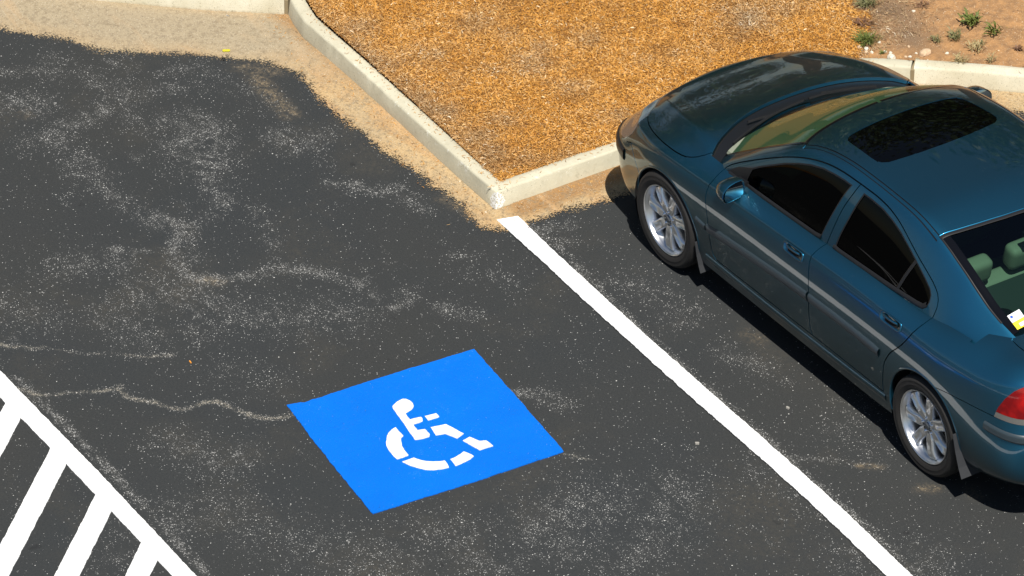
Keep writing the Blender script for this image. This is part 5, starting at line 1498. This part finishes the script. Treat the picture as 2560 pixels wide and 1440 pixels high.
# ------------------------------------------------------------------ wipers
def wiper(pts, name='wiper'):
    V, F = [], []; L = resample([(p[0], p[1]) for p in pts], .03); 
    lay = []
    for q in L:
        h = onto((q[0], abs(q[1])), XY, BG); h2 = onto((q[0], abs(q[1])), XY, BL)
        z = max(h[0].z if h else -9, (h2[0].z - .01) if h2 else -9); lay.append(z + .012)
    t = np.gradient(L, axis=0); t /= np.hypot(*t.T)[:, None]; nn = np.stack([-t[:, 1], t[:, 0]], -1)
    for q, m, z in zip(L, nn, lay):
        for o_, dz in ((-.007, 0), (-.004, .010), (.004, .010), (.007, 0)): V.append((q[0] + m[0] * o_ + OFF.x, q[1] + m[1] * o_, z + dz))
    for i in range(len(L) - 1):
        for k in range(4): a = i * 4 + k; b = i * 4 + (k + 1) % 4; F.append((a, b, b + 4, a + 4))
    return mesh_obj(name, V, F, rubber, car, smooth=False)
wiper([(-.335, .60), (-.27, .40), (-.245, .20), (-.245, .02)]); wiper([(-.245, -.02), (-.26, -.25), (-.31, -.48)])
wiper([(-.20, .40), (-.215, .30), (-.250, .22)], 'wiper_arm'); wiper([(-.19, -.15), (-.21, -.2), (-.262, -.25)], 'wiper_arm')
# nozzle caps on the bonnet
# ------------------------------------------------------------------ interior
boxm('parcel_shelf', -3.14, -2.50, -.60, .60, .925, .955, greyf, car, .01)
def dash():
    top = [(q[0] - .004, q[1]) for q in densify(COWL, 2) if q[1] <= .70]; ring = [(-.80, -.68), (-.80, .68)] + top[::-1] + [(x, -y) for x, y in top[1:]]
    ring = [(a, b) for a, b in ring]; n_ = len(ring); V = []
    for z, k in ((.70, 1.0), (.915, 1.0), (.932, .985)): V += [((x + .5) * k - .5 + OFF.x, y * k, z - (.012 if abs(y) > .6 else 0)) for x, y in ring]
    F = [tuple(range(2 * n_, 3 * n_))[::-1]] + [(r_ * n_ + i, r_ * n_ + (i + 1) % n_, (r_ + 1) * n_ + (i + 1) % n_, (r_ + 1) * n_ + i) for r_ in range(2) for i in range(n_)]
    o = mesh_obj('dashboard', V, F, dashm, car, smooth=False); bmr = bmesh.new(); bmr.from_mesh(o.data); bmesh.ops.recalc_face_normals(bmr, faces=bmr.faces[:]); bmr.to_mesh(o.data); bmr.free()
dash()
boxm('cabin_floor', -2.7, -.35, -.66, .66, .27, .31, greyf, car)
boxm('door_lining', -2.55, -.55, .70, .745, .34, .885, greyf, car, .01); boxm('door_lining', -2.55, -.55, -.745, -.70, .34, .885, greyf, car, .01)
def seat(name, x, y, w, hz, hr):
    s = empty(name, (x + OFF.x, y, .30)); s.parent = car
    Z = Vector((0, 0, 0))
    boxm('cushion', -.25, .28, -w / 2, w / 2, .05, .24, beige, s, .05, Z)
    b = boxm('backrest', -.06, .07, -w / 2, w / 2, 0, hz, beige, s, .05, Z); b.location = (-.28, 0, .18); b.rotation_euler = (0, math.radians(-18), 0)
    for yy in hr:
        for dy in (-.05, .05):
            ps = boxm('headrest_post', -.006, .006, yy + dy - .006, yy + dy + .006, -.07, .03, chrome, s, 0, Z); ps.location = (-.28 - math.sin(math.radians(18)) * (hz + .02), 0, .18 + math.cos(math.radians(18)) * (hz + .02))
        h = boxm('headrest', -.05, .06, yy - .135, yy + .135, .02, .18, beige, s, .045, Z); h.location = (-.28 - math.sin(math.radians(18)) * (hz + .02), 0, .18 + math.cos(math.radians(18)) * (hz + .02)); h.rotation_euler = (0, math.radians(-14), 0)
    return s
seat('front_seat', -1.10, .36, .50, .56, (0,)); seat('front_seat', -1.10, -.36, .50, .56, (0,))
seat('rear_seat', -2.02, 0, 1.24, .52, (-.40, 0, .40))
for yy in (-.21, .21): boxm('seat_seam', -2.335, -2.325, yy - .004, yy + .004, .90, .985, dark, car)
for yy in (-.40, .40):
    sp_ = lathe('shelf_speaker', [(.0, .004), (.075, .004), (.082, .002), (.084, -.004)], blackpl, car, 32); sp_.location = (-2.80 + OFF.x, yy, .957); sp_.rotation_euler = (math.pi / 2, 0, 0)
boxm('belt_guide', -2.50, -2.44, .30, .36, .955, .975, blackpl, car, .008); boxm('belt_guide', -2.50, -2.44, -.36, -.30, .955, .975, blackpl, car, .008)
boxm('brake_light', -2.62, -2.56, -.09, .09, 1.27, 1.30, blackpl, car, .006)
# steering wheel
V, F = [], []
for i in range(36):
    a = 2 * math.pi * i / 36
    for k in range(8):
        b = 2 * math.pi * k / 8; R_ = .185 + .014 * math.cos(b); V.append((.014 * math.sin(b), R_ * math.cos(a), R_ * math.sin(a)))
for i in range(36):
    for k in range(8): F.append((i * 8 + k, i * 8 + (k + 1) % 8, ((i + 1) % 36) * 8 + (k + 1) % 8, ((i + 1) % 36) * 8 + k))
sw = mesh_obj('steering_wheel', V, F, blackpl, car); sw.location = (-.80 + OFF.x, .37, .80); sw.rotation_euler = (0, math.radians(-25), 0)
boxm('steering_hub', -.03, .05, -.06, .06, -.06, .06, blackpl, sw, .02, Vector((0, 0, 0)))

# permit sticker low in the corner of the rear window
def sticker():
    A = Vector((-3.035, .500, 0)); pts = []
    wv = simple('permit_white', (.82, .84, .86), .4); yv = simple('permit_yellow', (.85, .72, .04), .4); bv = simple('permit_blue', (.03, .10, .6), .4)
    def quad(name, u0, u1, v0, v1, mat, parent, lift):
        V = []
        for a in (u0, u1):
            for b in (v0, v1):
                h = onto((-3.005 - b * .92, .515 - a), XY, BG); V.append((h[0] + h[1] * lift) + OFF)
        q = [V[0], V[1], V[3], V[2]]; th = Vector((0, 0, .0006))
        return mesh_obj(name, [tuple(p) for p in q] + [tuple(p - th) for p in q], [(0, 1, 2, 3), (7, 6, 5, 4), (0, 4, 5, 1), (1, 5, 6, 2), (2, 6, 7, 3), (3, 7, 4, 0)], mat, parent, smooth=False)
    s = quad('permit_sticker', 0, .085, 0, .055, wv, car, .002)
    quad('yellow_band', 0, .085, .057, .11, yv, s, .002); quad('blue_mark', .010, .026, .012, .028, bv, s, .0032)
    quad('date_box', .030, .080, .078, .102, wv, s, .0032)
sticker()
print('objects', len(bpy.data.objects), 'parts', {k: len(v['f']) for k, v in parts.items()})
